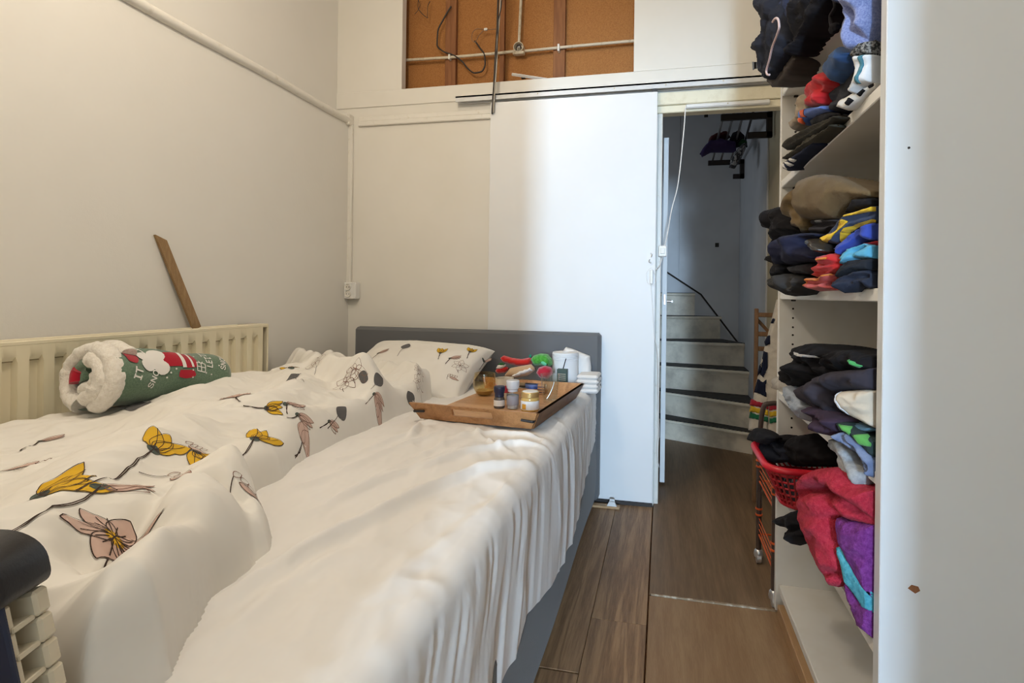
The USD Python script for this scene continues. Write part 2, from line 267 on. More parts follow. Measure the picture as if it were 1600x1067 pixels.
# hall and winding stair
HY = 4.62; HX = .668
struct('wall_hall_far', box(-1.6, HX + .1, HY, HY + .08, -.02, 3.0), M['hall'])
wr = struct('wall_hall_right', box(HX, HX + .1, WY + .07, HY, -.02, 3.0), M['hall_y'])
struct('stair_panel', box(HX - .012, HX, 3.45, HY, 0, 3.0, .002), M['hall'], wr)
struct('wall_hall_left', box(-1.7, -1.6, WY + .07, HY, -.02, 3.0), M['hall'])
struct('ceiling_hall', box(-1.7, HX + .1, WY + .13, HY + .08, 2.75, 2.85), M['hall'])
ph = [(-1.6, 2.75), (-1.6, 1.9), (ony(1040, 424, HY)[0], ony(1040, 424, HY)[2]), tuple(ony(1095, 460, HY)[[0, 2]]), tuple(ony(1160, 545, HY)[[0, 2]]), (HX - .012, ony(1160, 545, HY)[2]), (HX - .012, 2.75)]
whf = stage.GetPrimAtPath('/World/wall_hall_far')
pj = [ony(1062, 300, HY)[0], ony(1160, 300, HY)[0]]
P_ = Polygon([(min(float(a), HX - .012), float(b)) for a, b in ph]).buffer(0)
from shapely.geometry import box as sbox
for a, b in ((-1.6, pj[0] - .002), (pj[0] + .002, HX - .013)):
    q = P_.intersection(sbox(a, 0, b, 3)); struct('wall_panel', prism(q, .012, 'xz', HY - .014), M['hall'], whf)
struct('panel_edge', tube([[p[0], HY - .012, p[1]] for p in (ph[2], ph[3], ph[4])], .008, 6), M['hole'], whf)
mk = [ony(1120, 383, HY), ony(1103, 181, HY)]
struct('hole_mark', cat_([box(p[0] - .016, p[0] + .016, HY - .018, HY - .014, p[2] - .018, p[2] + .018) for p in mk]), M['hole'], whf)
st = thing('winding_stair', 'worn white winding stair with dark treads beyond the doorway', 'stairs')
zs = [.16, .345, .535, .73, .932, 1.135, 1.33]
pl = [((1040, 655), (1174, 676)), ((1040, 612), (1174, 631)), ((1040, 571), (1173, 580)), ((1040, 531), (1163, 536))]
ends = [(onz(*a, z), onz(*b, z)) for (a, b), z in zip(pl, zs)] + [(onz(1040, 493, zs[4]), np.array([ony(1127, 493, HY)[0], HY, zs[4]])), (np.array([.03, 4.60, zs[5]]), np.array([ony(1086, 459, HY)[0], HY, zs[5]]))]
L2 = []
for a, b in ends:
    a, b = a.copy(), b.copy(); dv = (b - a) / (np.linalg.norm(b - a)); a2 = a - dv * .55; b2 = b + dv * max(0, (HX - .014 - b[0]) / max(dv[0], .2)) if b[1] < HY - .05 else b
    L2.append((a2[:2], b2[:2]))
def quad_prism(a, b, c, d, z0, z1):
    P = np.array([[min(p[0], HX - .0125), min(p[1], HY - .0145), z] for z in (z0, z1) for p in (a, b, c, d)])
    return trimesh.convex.convex_hull(P)
for k, ((a, b), z) in enumerate(zip(L2, zs)):
    dv = (b - a) / np.linalg.norm(b - a); nv = np.array([-dv[1], dv[0]])
    z0 = zs[k - 1] if k else 0
    if k + 1 < len(L2): c, d = L2[k + 1][1] + nv * .05, L2[k + 1][0] + nv * .05
    else: c, d = b + nv * .02, a + nv * .02
    o = nv * .032
    struct('riser', quad_prism(a + o, b + o, b + o + nv * .02, a + o + nv * .02, z0 - .0, z - .028), M['riser'], st)
    struct('nosing_mould', cat_([quad_prism(a + nv * .018, b + nv * .018, b + o, a + o, z - .052, z - .028), quad_prism(a + nv * .006, b + nv * .006, b + o, a + o, z - .034, z - .026)]), M['riser'], st)
    struct('nosing', tube([[*(a_ := np.minimum(a + nv * .008, [HX - .02, HY - .02])), z - .016], [*(np.minimum(b + nv * .008, [HX - .02, HY - .02])), z - .016]], .0125, 8), M['riser'], st, smooth=60)
    struct('tread', cat_([quad_prism(a, b, c, d, z - .028, z - .006)]), M['riser'], st)
    struct('tread_cover', quad_prism(a + nv * .012, b + nv * .012, c - nv * .02, d - nv * .02, z - .006, z), M['tread'], st)
# open hinged door seen edge-on
d2 = tag(UsdGeom.Xform.Define(stage, path_for('door_2')), 'white hinged door standing open edge-on in the doorway', kind='structure')
ex0, ex1 = ony(1034, 500, 2.95)[0], ony(1042, 500, 2.95)[0]
obj('door_leaf', box(-.006, .022, 2.95, 3.62, .02, ony(1038, 215, 2.95)[2], .002), M['door'], d2)
lk = ony(1037, 468, 2.95)[2]
obj('lock_plate', box(.003, .014, 2.946, 2.951, lk - .03, lk + .03, .001), M['alu'], d2)
obj('lever', cat_([tube([[.022, 3.0, lk - .01], [.05, 3.0, lk - .01]], .008, 10), tube([[.05, 3.0, lk - .01], [.052, 3.02, lk - .01], [.05, 3.11, lk - .01]], .008, 10)]), M['alu'], d2, smooth=50)
# ============================================================ radiator, stick, socket
rad = thing('radiator', 'cream ribbed panel radiator along the left wall behind the bed', 'radiator')
RY0, RY1, RZ1 = .15, 1.972, .952; RXF = -1.772
pitch = .0605; prof = []
y = RY1 - .03
while y > RY0 + .1:
    prof += [(RXF, y), (RXF, y - .026), (RXF - .017, y - .031), (RXF - .017, y - .0545)]; y -= pitch
P = []
for z, k in ((.12, 0), (.16, 0), (.175, 1), (RZ1 - .062, 1), (RZ1 - .045, 0), (RZ1 - .012, 0)):
    P.append([[RXF if not k else px_, py_, z] for px_, py_ in prof])
obj('front_panel', grid(np.array(P)), M['rad'], rad, smooth=50)
obj('back_panel', box(WX + .012, WX + .022, RY0, RY1, .14, RZ1 - .01), M['rad'], rad)
obj('top_rail', cat_([box(RXF - .012, RXF + .001, RY0, RY1, RZ1 - .016, RZ1, .004), box(WX + .012, WX + .03, RY0, RY1, RZ1 - .01, RZ1, .003), box(WX + .012, RXF, RY1 - .11, RY1, RZ1 - .006, RZ1, .002)]), M['rad'], rad)
obj('side_panel', box(WX + .012, RXF, RY1 - .004, RY1 + .004, .12, RZ1 - .002, .002), M['rad'], rad)
obj('slot', box(WX + .03, RXF - .012, RY0, RY1 - .11, RZ1 - .06, RZ1 - .05), M['rad_dark'], rad)
a, b = onx(252, 371, WX + .012), onx(309, 502, WX + .035); b[2] = RZ1 - .004
sk = thing('wooden_stick', 'short length of oak moulding leaning on the wall above the radiator', 'stick')
ax = (a - b) / np.linalg.norm(a - b); L = np.linalg.norm(a - b)
sh = Polygon([(-.017, 0), (.017, 0), (.017, .010), (.006, .012), (.004, .017), (-.010, .017), (-.012, .012), (-.017, .010)])
m = trimesh.creation.extrude_polygon(sh, L, engine='earcut')
m.vertices[:, 2] += np.where(m.vertices[:, 2] > L / 2, -m.vertices[:, 0] * .9, 0)
X_ = np.array([0, 1., 0]) - ax * ax[1]; X_ /= np.linalg.norm(X_); Y_ = np.cross(ax, X_)
m.vertices = b + m.vertices[:, :1] * X_ + m.vertices[:, 1:2] * Y_ + m.vertices[:, 2:] * ax
obj('moulding', m, M['stick'], sk)
c0 = ony(546, 454, WY - .03); c0[0] = ony(547, 454, WY - .03)[0]
so = thing('wall_socket', 'white double wall socket under the cable duct in the corner', 'socket')
sx0, sx1, sz0, sz1 = ony(537, 454, WY - .045)[0], ony(558, 454, WY - .03)[0], ony(546, 467, WY - .04)[2], ony(546, 441, WY - .04)[2]
obj('box', box(sx0, sx1, WY - .045, WY, sz0, sz1, .004), M['white'], so)
for dz in (.72, .30):
    c = (sx0 + (sx1 - sx0) * .36, WY - .046, sz0 + (sz1 - sz0) * dz)
    T = trimesh.transformations.rotation_matrix(np.pi / 2, [1, 0, 0])
    o = obj('outlet', lathe([(.0, .0008), (.0145, .0008), (.016, .004), (.019, .005), (.0205, -.001)], 24).apply_transform(T).apply_translation(c), M['trim'], so)
    obj('pin_hole', cat_([lathe([(0, 0), (.0026, 0), (.0026, .001), (0, .001)], 10).apply_transform(T).apply_translation((c[0] + d, c[1] - .0009, c[2])) for d in (-.008, .008)]), M['hole'], o)
# ============================================================ bed
BX0, BX1, BY0, BY1, MZ = -1.735, -0.335, .42, 2.545, .622
bed = thing('bed', 'grey upholstered box spring bed standing against the far wall', 'bed')
hx0, hx1 = ony(558, 511, 2.58)[0], ony(938, 521, 2.555)[0]; hz = ony(750, 516, 2.56)[2]
hb = box(hx0, hx1, 2.552, 2.628, .04, hz, .014)
obj('headboard', hb, M['grey_fabric'], bed)
obj('headboard_seam', tube([[hx0 + .01, 2.590, hz + .0005], [hx1 - .01, 2.590, hz + .0005]], .0022, 6), M['grey_fabric'], bed)
n = 60; P = []
for y in np.linspace(BY0, BY1, n):
    row = []
    for z, dx in ((.03, -.008), (.04, 0), (.12, .008), (.22, .01), (.32, .006), (.375, 0), (.385, -.012)):
        row.append([BX1 + dx + .004 * math.sin(y * 5), y, z])
    P.append(row)
bside = grid(np.array(P)); bside.invert()
obj('base', cat_([bside, box(BX0, BX1 - .012, BY0, BY1, .03, .385, .01)]), M['grey_fabric'], bed)
for (x_, y_) in ((BX0 + .08, BY0 + .1), (BX1 - .12, BY0 + .1), (BX0 + .08, BY1 - .1), (BX1 - .12, BY1 - .1)):
    obj('leg', box(x_, x_ + .05, y_, y_ + .05, 0, .03), M['black'], bed)
mt_ = obj('mattress', box(BX0 + .01, BX1 - .02, BY0 + .01, BY1, .385, MZ - .016, .03), M['sheet'], bed)
# fitted sheet: top with tension folds, gathered skirt
rng = np.random.default_rng(4)
def seg_dist(X, Y, poly):
    """distance to a polyline and the parameter 0..1 along it"""
    best = np.full(X.shape, 1e9); par = np.zeros(X.shape); poly = np.asarray(poly, float)
    ln = np.r_[0, np.cumsum(np.linalg.norm(np.diff(poly, axis=0), axis=1))]
    for i, (a, b) in enumerate(zip(poly[:-1], poly[1:])):
        d = b - a; t = np.clip(((X - a[0]) * d[0] + (Y - a[1]) * d[1]) / (d @ d), 0, 1)
        q = np.hypot(X - a[0] - t * d[0], Y - a[1] - t * d[1]); k = q < best
        best = np.where(k, q, best); par = np.where(k, (ln[i] + t * (ln[i + 1] - ln[i])) / ln[-1], par)
    return best, par
def pxline(pts, z): return np.array([onz(*p, z)[:2] for p in pts])
SF = [  # crest lines of the sheet's folds, height, half-width
    ([(270, 985), (420, 905), (560, 828), (650, 780), (740, 745), (850, 722)], .016, .020), ([(300, 1040), (430, 935), (560, 860)], .007, .02),
    ([(640, 742), (720, 716), (800, 700), (856, 700)], .012, .014), ([(520, 790), (620, 745), (700, 715), (790, 690)], .008, .014), ([(700, 690), (770, 682), (850, 690)], .010, .014),
    ([(420, 845), (520, 790), (640, 725), (740, 680)], .006, .016), ([(380, 800), (480, 765), (600, 712), (690, 676)], .006, .014), ([(470, 745), (560, 715), (660, 672)], .006, .013),
    ([(560, 960), (680, 860), (800, 770), (850, 735)], .006, .02), ([(640, 690), (655, 668), (690, 665)], .012, .012), ([(735, 672), (752, 690), (800, 715)], .008, .012), ([(850, 690), (866, 716), (862, 760)], .012, .012)]
NX, NS = 250, 60
yv = np.linspace(BY0, BY1, 360)
def sheet_top(X, Y):
    z = np.zeros(X.shape)
    for pts, h, w in SF:
        d, t = seg_dist(X, Y, pxline(pts, MZ)); z += 1.5 * h * np.exp(-(d / w) ** 2) * np.minimum(1, np.minimum(t, 1 - t) * 5 + .1)
    P_ = np.stack([X * 2.4 + Y * .9, Y * 1.0 - X * .4, 0 * X], -1)
    z += .014 * (ridged(P_, 2.6, 3) - .3) + .007 * (ridged(P_, 6.5, 8) - .3) + .002 * (ridged(P_, 15, 9) - .3)
    return z
hemY = [.42, 1.117, 1.19, 1.45, 1.722, 2.05, 2.356, 2.545]; hemZ = [.33, .26, .30, .25, .235, .275, .325, .36]
rad_c = .035
xt = np.linspace(BX0 + .0, BX1 - rad_c, NX); X, Y = np.meshgrid(xt, yv, indexing='ij')
top = np.stack([X, Y, MZ + .002 + sheet_top(X, Y)], -1)
arc = np.linspace(0, 1, NS)[1:]
side = []
for s in arc:
    row = np.zeros((len(yv), 3))
    hem = np.interp(yv, hemY, hemZ); Ltot = rad_c * np.pi / 2 + (MZ - rad_c - hem); l = s ** .8 * Ltot
    th = np.minimum(l / rad_c, np.pi / 2)
    x_ = BX1 - rad_c + rad_c * np.sin(th); z_ = MZ + .002 - rad_c + rad_c * np.cos(th) - np.maximum(0, l - rad_c * np.pi / 2)
    dn = np.maximum(0, l - rad_c * .9)
    Q = np.stack([yv * 1.0 + (MZ - z_) * .30, z_ * .16, 0 * yv], -1)
    g = (ridged(Q, 9, 11) - .35) * .016 * np.clip(dn / .10, 0, 1) + (ridged(Q, 30, 13) - .35) * .009 * np.clip(dn / .04, 0, 1) * np.exp(-dn / .16)
    g += .014 * np.sin(yv * 4.2 + 1) * np.clip(dn / .2, 0, 1) + .045 * np.clip((2.545 - yv - .10) / .3, 0, 1) * 0
    bul = .004 + .012 * np.clip(dn / .3, 0, 1)
    ed = top[-1, :, 2] - MZ - .002
    row[:, 0] = x_ + g + bul * np.clip(dn / .05, 0, 1); row[:, 1] = yv + .01 * g * 10; row[:, 2] = z_ + ed * np.exp(-l / .05)
    side.append(row)
S = np.concatenate([top, np.array(side)], 0)
sheet = grid(S); sheet.invert()
if sheet.face_normals[1000][2] < 0: sheet.invert()
obj('fitted_sheet', sheet, M['sheet'], None, 'white wrinkled fitted sheet with a gathered skirt over the mattress', 'bed sheet', smooth=True)
# ------------------------------------------------------------ duvet
edge_px = [(200, 1100), (262, 1070), (286, 1012), (338, 935), (400, 885), (421, 868), (424, 850), (404, 815), (378, 790), (410, 768), (440, 752), (480, 719), (525, 698), (570, 676), (617, 654), (650, 641), (680, 618), (691, 596)]
ep = [tuple(p) for p in pxline(edge_px, MZ)]
poly = Polygon([(-1.76, .42), (ep[0][0], .42)] + ep[1:] + [(-.93, 2.26), (-1.02, 2.36), (-1.30, 2.42), (-1.58, 2.44), (-1.72, 2.38), (-1.765, 2.2)])
import shapely
poly = shapely.make_valid(poly).buffer(.03).buffer(-.03)
if poly.geom_type == 'MultiPolygon': poly = max(poly.geoms, key=lambda g: g.area)
res = .0056
gx = np.arange(-1.80, -.52, res); gy = np.arange(.415, 2.47, res); GX, GY = np.meshgrid(gx, gy, indexing='ij')
import shapely
pts = shapely.points(GX.ravel(), GY.ravel()); ins = shapely.contains(poly, pts); D = shapely.distance(poly.exterior, pts); D = np.where(ins, D, -D).reshape(GX.shape)
DR = [  # px crest lines at height z, extra height, half-width
    ([(392, 850), (330, 862), (255, 935), (180, 1035)], .74, .105, .085), ([(410, 815), (350, 800), (300, 800)], .74, .03, .04),
    ([(640, 605), (560, 632), (490, 662), (420, 690), (345, 722), (280, 762)], .76, .055, .065), ([(560, 640), (470, 690), (390, 735)], .72, .025, .04),
    ([(350, 640), (250, 672), (150, 712), (60, 770), (-60, 830)], .77, .055, .10), ([(300, 690), (200, 745), (100, 820), (0, 900)], .74, .035, .06),
    ([(380, 595), (330, 612), (280, 640)], .76, .055, .10), ([(450, 575), (470, 600), (420, 625)], .78, .065, .08),
    ([(455, 552), (475, 556), (520, 575), (560, 582)], .80, .105, .055), ([(560, 578), (600, 590), (660, 585)], .79, .055, .055), ([(500, 545), (530, 552)], .8, .06, .05), ([(600, 562), (650, 570), (680, 580)], .78, .05, .05)]
def duvet_h(X, Y, D):
    R = .075; t = np.clip(D / R, 0, 1); edge = np.clip(1 - (1 - t) ** 2.6, 0, 1) ** .62
    h = .082 * np.ones(X.shape)
    for pts_, z, hh, w in DR:
        d, tt = seg_dist(X, Y, pxline(pts_, z)); h += hh * np.exp(-(d / w) ** 2)
    a = math.radians(62); U = X * math.cos(a) + Y * math.sin(a); V = -X * math.sin(a) + Y * math.cos(a)
    P_ = np.stack([U * .55, V * 1.25, 0 * U], -1)
    h += .050 * (fbm(P_, 6, 2, 2) - .5) + .036 * (ridged(P_, 5.5, 21) - .33) + .017 * (ridged(P_ * [1.5, 1, 1], 11, 22) - .3) + .007 * (ridged(np.stack([X, Y, 0 * X], -1) * [1, .7, 1], 26, 23) - .3)
    return h * edge
hD = duvet_h(GX, GY, D)
# crease where the turned-over roll meets the rest
for pts_, z, hh, w in [([(400, 812), (372, 792), (330, 790), (260, 810), (215, 850), (180, 905)], .70, -.035, .020), ([(440, 752), (400, 760), (370, 775)], .66, -.02, .015), ([(115, 905), (150, 915), (180, 905)], .70, -.03, .02)]:
    d, tt = seg_dist(GX, GY, pxline(pts_, z)); hD += np.where(D > 0, hh * np.exp(-(d / w) ** 2), 0)
hD = np.maximum(hD, 0)
# droop over the left side of the mattress
zD = MZ + .006 + hD - np.clip(-D, 0, .02) * 1.6
keep = D > -res * 3.2
idx = -np.ones(GX.shape, int); idx[keep] = np.arange(keep.sum())
q = np.stack([idx[:-1, :-1], idx[1:, :-1], idx[1:, 1:], idx[:-1, 1:]], -1).reshape(-1, 4); q = q[(q >= 0).all(1)]
dm = trimesh.Trimesh(np.stack([GX, GY, zD], -1)[keep], np.vstack([q[:, [0, 1, 2]], q[:, [0, 2, 3]]]), process=False)
duv = obj('duvet', dm, M['duvet'], None, 'rumpled cream duvet with a printed flower pattern covering the left half of the bed', 'duvet', smooth=True)
from scipy.interpolate import RegularGridInterpolator
zI = RegularGridInterpolator((gx, gy), zD, bounds_error=False, fill_value=MZ)
def on_duvet(x, y):
    d = ray(x, y); t = np.linspace(.3, 4.5, 1600); P_ = EYE + t[:, None] * d; z = zI(P_[:, :2]); k = np.argmax(P_[:, 2] < z)
    return P_[k]
# ------------------------------------------------------------ pillow: cushion shape on a tilted plane
def cushion(w, l, t, n=70, p=2.4, seed=0, wr=.010):
    u = np.linspace(-1, 1, n); U, V = np.meshgrid(u, u, indexing='ij')
    prof = (np.clip(1 - np.abs(U) ** p, 0, 1) * np.clip(1 - np.abs(V) ** p, 0, 1)) ** .42
    pin = 1 - .07 * (1 - np.abs(V) ** 2) * np.abs(U) ** 4; pin2 = 1 - .07 * (1 - np.abs(U) ** 2) * np.abs(V) ** 4
    X, Y = U * w / 2 * pin, V * l / 2 * pin2
    nz = wr * (ridged(np.stack([X, Y, 0 * X], -1), 7, seed) - .3) * np.minimum(1, prof * 3)
    top = np.stack([X, Y, t / 2 * prof + nz], -1); bot = np.stack([X, Y, -t / 2 * prof], -1)
    m = grid(top); m2 = grid(bot); m2.invert(); return cat_([m, m2]), top
pm, ptop = cushion(.69, .46, .19, 80, 2.5, 5)
tl = math.radians(26); PO = np.array([-1.225, 2.325, .705])
PR = np.array([[1, 0, 0], [0, math.cos(tl), -math.sin(tl)], [0, math.sin(tl), math.cos(tl)]]) @ trimesh.transformations.rotation_matrix(math.radians(-3), [0, 0, 1])[:3, :3]
pm.vertices = pm.vertices @ PR.T + PO
pil = obj('pillow', pm, M['duvet'], None, 'cream pillow with printed flowers leaning on the grey headboard', 'pillow', smooth=60)
# ============================================================ bookcase
SX = .397; SY0, SY1 = 1.013, 1.852; SD = .335; PT = .026
bc = thing('bookcase', 'tall white open bookcase crammed with clothes at the right wall', 'bookcase')
BT = 2.55
obj('end_panel', box(SX, SX + SD, SY1 - .005, SY1 + .018, .013, BT, .0015), M['shelf'], bc, 'far end panel with shelf pin holes')
obj('end_panel', box(SX, SX + SD, SY0, SY0 + PT, .013, BT, .0015), M['panel'], bc, 'wide near end panel facing the viewer')
obj('back_board', box(SX + SD, SX + SD + .006, SY0, SY1, .013, BT), M['shelf'], bc)
SH = dict(A=1.800, B=1.483, C=1.095, D=.748, E=.428)
for k, z in SH.items():
    obj('shelf', box(SX + .002, SX + SD, SY0 + PT, SY1 - .005, z, z + .026, .002), M['shelf'], bc)
obj('bottom_board', cat_([box(SX + .010, SX + SD, SY0 + PT, SY1 - .005, .078, .104, .002)]), M['shelf'], bc)
obj('top_board', box(SX, SX + SD, SY0, SY1, BT, BT + .02, .002), M['shelf'], bc)
hol = []
for zt in list(np.arange(.2, 2.4, .0325)):
    if any(z - .07 < zt < z + .10 for z in SH.values()) and not any(abs(zt - z) < .0 for z in SH.values()):
        hol += [(.035, zt)]
for z in list(SH.values()):
    for k in (-3, -2, -1, 4, 5, 6, 7):
        c = (SX + .045, SY1 - .0052, z + .032 * k)
        obj('pin_hole', lathe([(0, 0), (.0034, 0), (.0034, .0006), (0, .0006)], 10).apply_transform(trimesh.transformations.rotation_matrix(np.pi / 2, [1, 0, 0])).apply_translation(c), M['hole'], bc)
    obj('shelf_pin', box(SX + .038, SX + .052, SY1 - .013, SY1 - .005, z - .006, z, .001), M['hole'], bc)
mk = [ony(1420, 231, SY0), ony(1428, 920, SY0)]
obj('chip', trimesh.convex.convex_hull(np.array([[mk[1][0] + dx, SY0 - .0006 * s, mk[1][2] + dz] for dx, dz in ((-.010, 0), (-.004, .007), (.007, .005), (.010, -.002), (.002, -.008)) for s in (0, 1)])), M['stud'], bc)
obj('nail_hole', lathe([(0, 0), (.0022, 0), (.0022, .001), (0, .001)], 8).apply_transform(trimesh.transformations.rotation_matrix(np.pi / 2, [1, 0, 0])).apply_translation(mk[0]), M['hole'], bc)
pn = onz(1222, 976, .0)
obj('wood_plank', box(SX + .001, SX + .035, SY0 + .02, SY1 - .03, 0, .05, .002), M['pine'], tag(UsdGeom.Xform.Define(stage, path_for('plinth_plank')), 'raw wooden plank on the floor under the front of the bookcase', 'plank'))
# ============================================================ clothes: outlines with their own depth, inflated and creased
from scipy.spatial import Delaunay
def puff_mesh(px, Xa, Xb=None, th=.03, depth=.14, seed=0, wr=.012, freq=13, creases=(), R=None, step=2.6, plane='x', stretch=(1, 1), base=None, lift=0.0):
    """px: outline in photograph pixels seen on the upright plane X (or Y) = Xa at its left end .. Xb at its right end; bulges th towards the room and depth away from it"""
    Xb = Xa if Xb is None else Xb
    if plane == 'x' and max(p[0] for p in (base or px)) > 1362:      # reaches the near panel: keep it inside the bookcase
        pm = min(base or px); Xa, Xb, th = max(Xa, ony(pm[0], pm[1], 1.0)[0] * 1.13), .404, (th if pm[0] < 1290 else min(th, .026))
    poly = Polygon(px).buffer(1.6).buffer(-1.6).buffer(0)
    if poly.geom_type != 'Polygon': poly = max(poly.geoms, key=lambda g: g.area)
    x0, y0, x1, y1 = poly.bounds
    n = max(12, int(poly.exterior.length / step)); ring = np.array([poly.exterior.interpolate(i / n, normalized=True).coords[0] for i in range(n)])
    gx_, gy_ = np.meshgrid(np.arange(x0, x1, step), np.arange(y0, y1, step * .95), indexing='ij'); gp = np.c_[gx_.ravel(), gy_.ravel()]
    gp = gp[shapely.contains(poly.buffer(-step * .55), shapely.points(gp))] if poly.buffer(-step * .55).area > 0 else np.zeros((0, 2))
    A = np.vstack([ring, gp]); tri = Delaunay(A).simplices
    tri = tri[shapely.contains(poly.buffer(.01), shapely.points(A[tri].mean(1)))]
    e = A[tri]; s = np.cross(e[:, 1] - e[:, 0], e[:, 2] - e[:, 0]); tri[s < 0] = tri[s < 0][:, ::-1]
    bp = Polygon(base).buffer(1.6).buffer(-1.6).buffer(0) if base is not None else poly
    if bp.geom_type != 'Polygon': bp = max(bp.geoms, key=lambda g: g.area)
    xb0, _, xb1, _ = bp.bounds; f = np.clip((A[:, 0] - xb0) / max(xb1 - xb0, 1e-6), 0, 1); Xp = Xa + (Xb - Xa) * f
    B = np.array([(onx if plane == 'x' else ony)(a[0], a[1], xp) for a, xp in zip(A, Xp)])
    if plane == 'x':
        for i, a in enumerate(A):
            if B[i, 1] < 1.046: B[i] = ony(a[0], a[1], 1.046)
    sc = np.median([np.linalg.norm((onx if plane == 'x' else ony)(a[0], a[1] + 1, xp) - b) for a, xp, b in list(zip(A, Xp, B))[::7]])
    d = shapely.distance(bp.exterior, shapely.points(A)) * sc; d = np.where(shapely.contains(bp.buffer(.05), shapely.points(A)), d, 0)
    if base is not None:
        gx2, gy2 = np.meshgrid(np.linspace(*bp.bounds[::2], 24), np.linspace(*bp.bounds[1::2], 24)); g2 = shapely.points(gx2.ravel(), gy2.ravel()); dmax = (shapely.distance(bp.exterior, g2) * shapely.contains(bp, g2)).max() * sc
    else: dmax = d.max()
    R = R or min(.05, max(dmax * .75, .004)); own = np.clip(shapely.distance(poly.exterior, shapely.points(A)) * sc / .003, 0, 1)
    t = np.clip(d / R, 0, 1); pr = np.sqrt(np.clip(1 - (1 - t) ** 2, 0, 1))
    off = (th * (1 - .62 * f) if plane == 'x' and max(p[0] for p in (base or px)) > 1362 else th) * pr
    Q = B * np.array([1, 1 * stretch[0], 1 * stretch[1]])
    off = off + wr * (ridged(Q, freq, seed) - .35) * pr + wr * .6 * (ridged(Q, freq * 2.7, seed + 3) - .35) * pr
    for line, h, w in creases:
        dd = shapely.distance(LineString(line), shapely.points(A)) * sc; off += h * np.exp(-(dd / w) ** 2) * pr
    off = off + lift * (.35 + .65 * own)
    nv = np.array([-1, -.32, .06]) if plane == 'x' else np.array([.0, -1, .12]); nv /= np.linalg.norm(nv)
    bk = np.array([.9, .42, 0]) if plane == 'x' else np.array([0, 1., 0])
    V1 = B + off[:, None] * nv; V2 = B + (depth * np.clip(d / max(R * .6, .012), 0, 1) ** .5)[:, None] * bk
    if plane == 'x':
        for V in (V1, V2):
            V[:, 1] = np.maximum(V[:, 1], 1.043 if V is V1 else 1.06); V[:, 1] = np.where(V[:, 0] > .392, np.minimum(V[:, 1], SY1 - .008), V[:, 1])
    nr = n; k = len(A); remap = np.arange(k) + k; remap[:nr] = np.arange(nr)
    m = trimesh.Trimesh(np.vstack([V1, V2]), np.vstack([tri, remap[tri][:, ::-1]]), process=False)
    m.remove_unreferenced_vertices()
    if m.volume < 0: m.invert()
    return m
def conv(ox, oy, s): return lambda pts: [(ox + a / s, oy + b / s) for a, b in pts]
c5, c6, c7, c8 = conv(1160, 0, 3.556), conv(1180, 230, 4.268), conv(1160, 480, 3.558), conv(1160, 680, 2.757)
CL = {}
def fab(c, key=None):
    k = 'cloth_' + '_'.join(f'{int(v * 1000):03d}' for v in c)
    if k not in CL: CL[k] = cloth(k, c)
    return CL[k]
BLK, NVY, CHA = (.014, .013, .015), (.018, .022, .045), (.05, .048, .055)
def garment(name, label, cat, px, col, Xa=.385, Xb=None, extra=(), **k):
    t = thing(name, label, cat)
    obj('body', puff_mesh(px, Xa, Xb, **k), col if not isinstance(col, tuple) else fab(col), t, smooth=70)
    for nm, e, c, lb in extra:
        c = c if not isinstance(c, tuple) else fab(c)
        kk = {**k, 'depth': .003, 'step': 1.8, 'base': px, 'lift': .0032}
        obj(nm, puff_mesh(e, Xa, Xb, **kk), c, t, lb, smooth=70)
    return t
# ---- top shelf
garment('jeans', 'navy blue denim jeans in the top shelf heap behind the piped jacket', 'jeans', c5([(130, -20), (340, -20), (330, 120), (290, 230), (180, 200), (150, 100)]), (.03, .038, .075), .31, .36, th=.03, seed=3, wr=.016, depth=.2)
j = garment('jacket', 'black jacket with pale pink piping hanging over the top shelf edge', 'jacket', c5([(100, -20), (95, 45), (130, 95), (130, 190), (75, 265), (75, 285), (105, 290), (105, 400), (150, 445), (190, 410), (260, 310), (300, 230), (290, 130), (260, -20)]), (.022, .024, .034), .285, .345, th=.032, seed=6, wr=.02, depth=.08,
            creases=[(c5([(190, 120), (170, 230), (140, 400)]), -.02, .01), (c5([(240, 20), (230, 180), (180, 360)]), -.012, .012)])
def px3(pts, X): return [onx(a, b, X) for a, b in pts]
obj('piping', tube(np.array(px3(c5([(168, 122), (180, 105), (202, 120), (205, 150), (188, 205), (168, 255), (150, 330), (133, 395), (150, 415)]), .262)), .0028, 8, 60), fab((.62, .47, .45)), j, 'pale pink piping', smooth=60)
obj('strap', cat_([trimesh.convex.convex_hull(np.array(px3(c5([(66, 345), (104, 340), (104, 378), (66, 384)]), .283) + px3(c5([(66, 345), (104, 340), (104, 378), (66, 384)]), .290))), trimesh.convex.convex_hull(np.array(px3(c5([(54, 343), (66, 343), (66, 388), (56, 390)]), .279) + px3(c5([(54, 343), (66, 343), (66, 388), (56, 390)]), .291)))]), M['black'], j)
garment('trousers', 'black cotton trousers folded over the top shelf edge', 'trousers', c5([(290, -20), (500, -20), (440, 90), (350, 200), (300, 320), (265, 300), (290, 200)]), BLK, .33, .375, th=.03, seed=8, wr=.022, depth=.1, creases=[(c5([(430, -10), (380, 90), (310, 230)]), -.02, .008), (c5([(380, -10), (330, 130), (290, 250)]), -.018, .008)])
garment('sweater', 'grey brown sweater edge at the bottom of the top shelf heap', 'sweater', c5([(150, 450), (165, 485), (215, 480), (265, 420), (300, 330), (285, 290), (230, 340)]), (.085, .072, .065), .325, .352, th=.02, seed=10, wr=.012, depth=.1, creases=[(c5([(170, 470), (230, 400), (285, 310)]), -.015, .006), (c5([(195, 480), (250, 410), (292, 330)]), -.012, .006)])
dcp = px3(c5([(492, -30), (515, 40), (487, 90), (490, 125), (505, 148)]), .372)
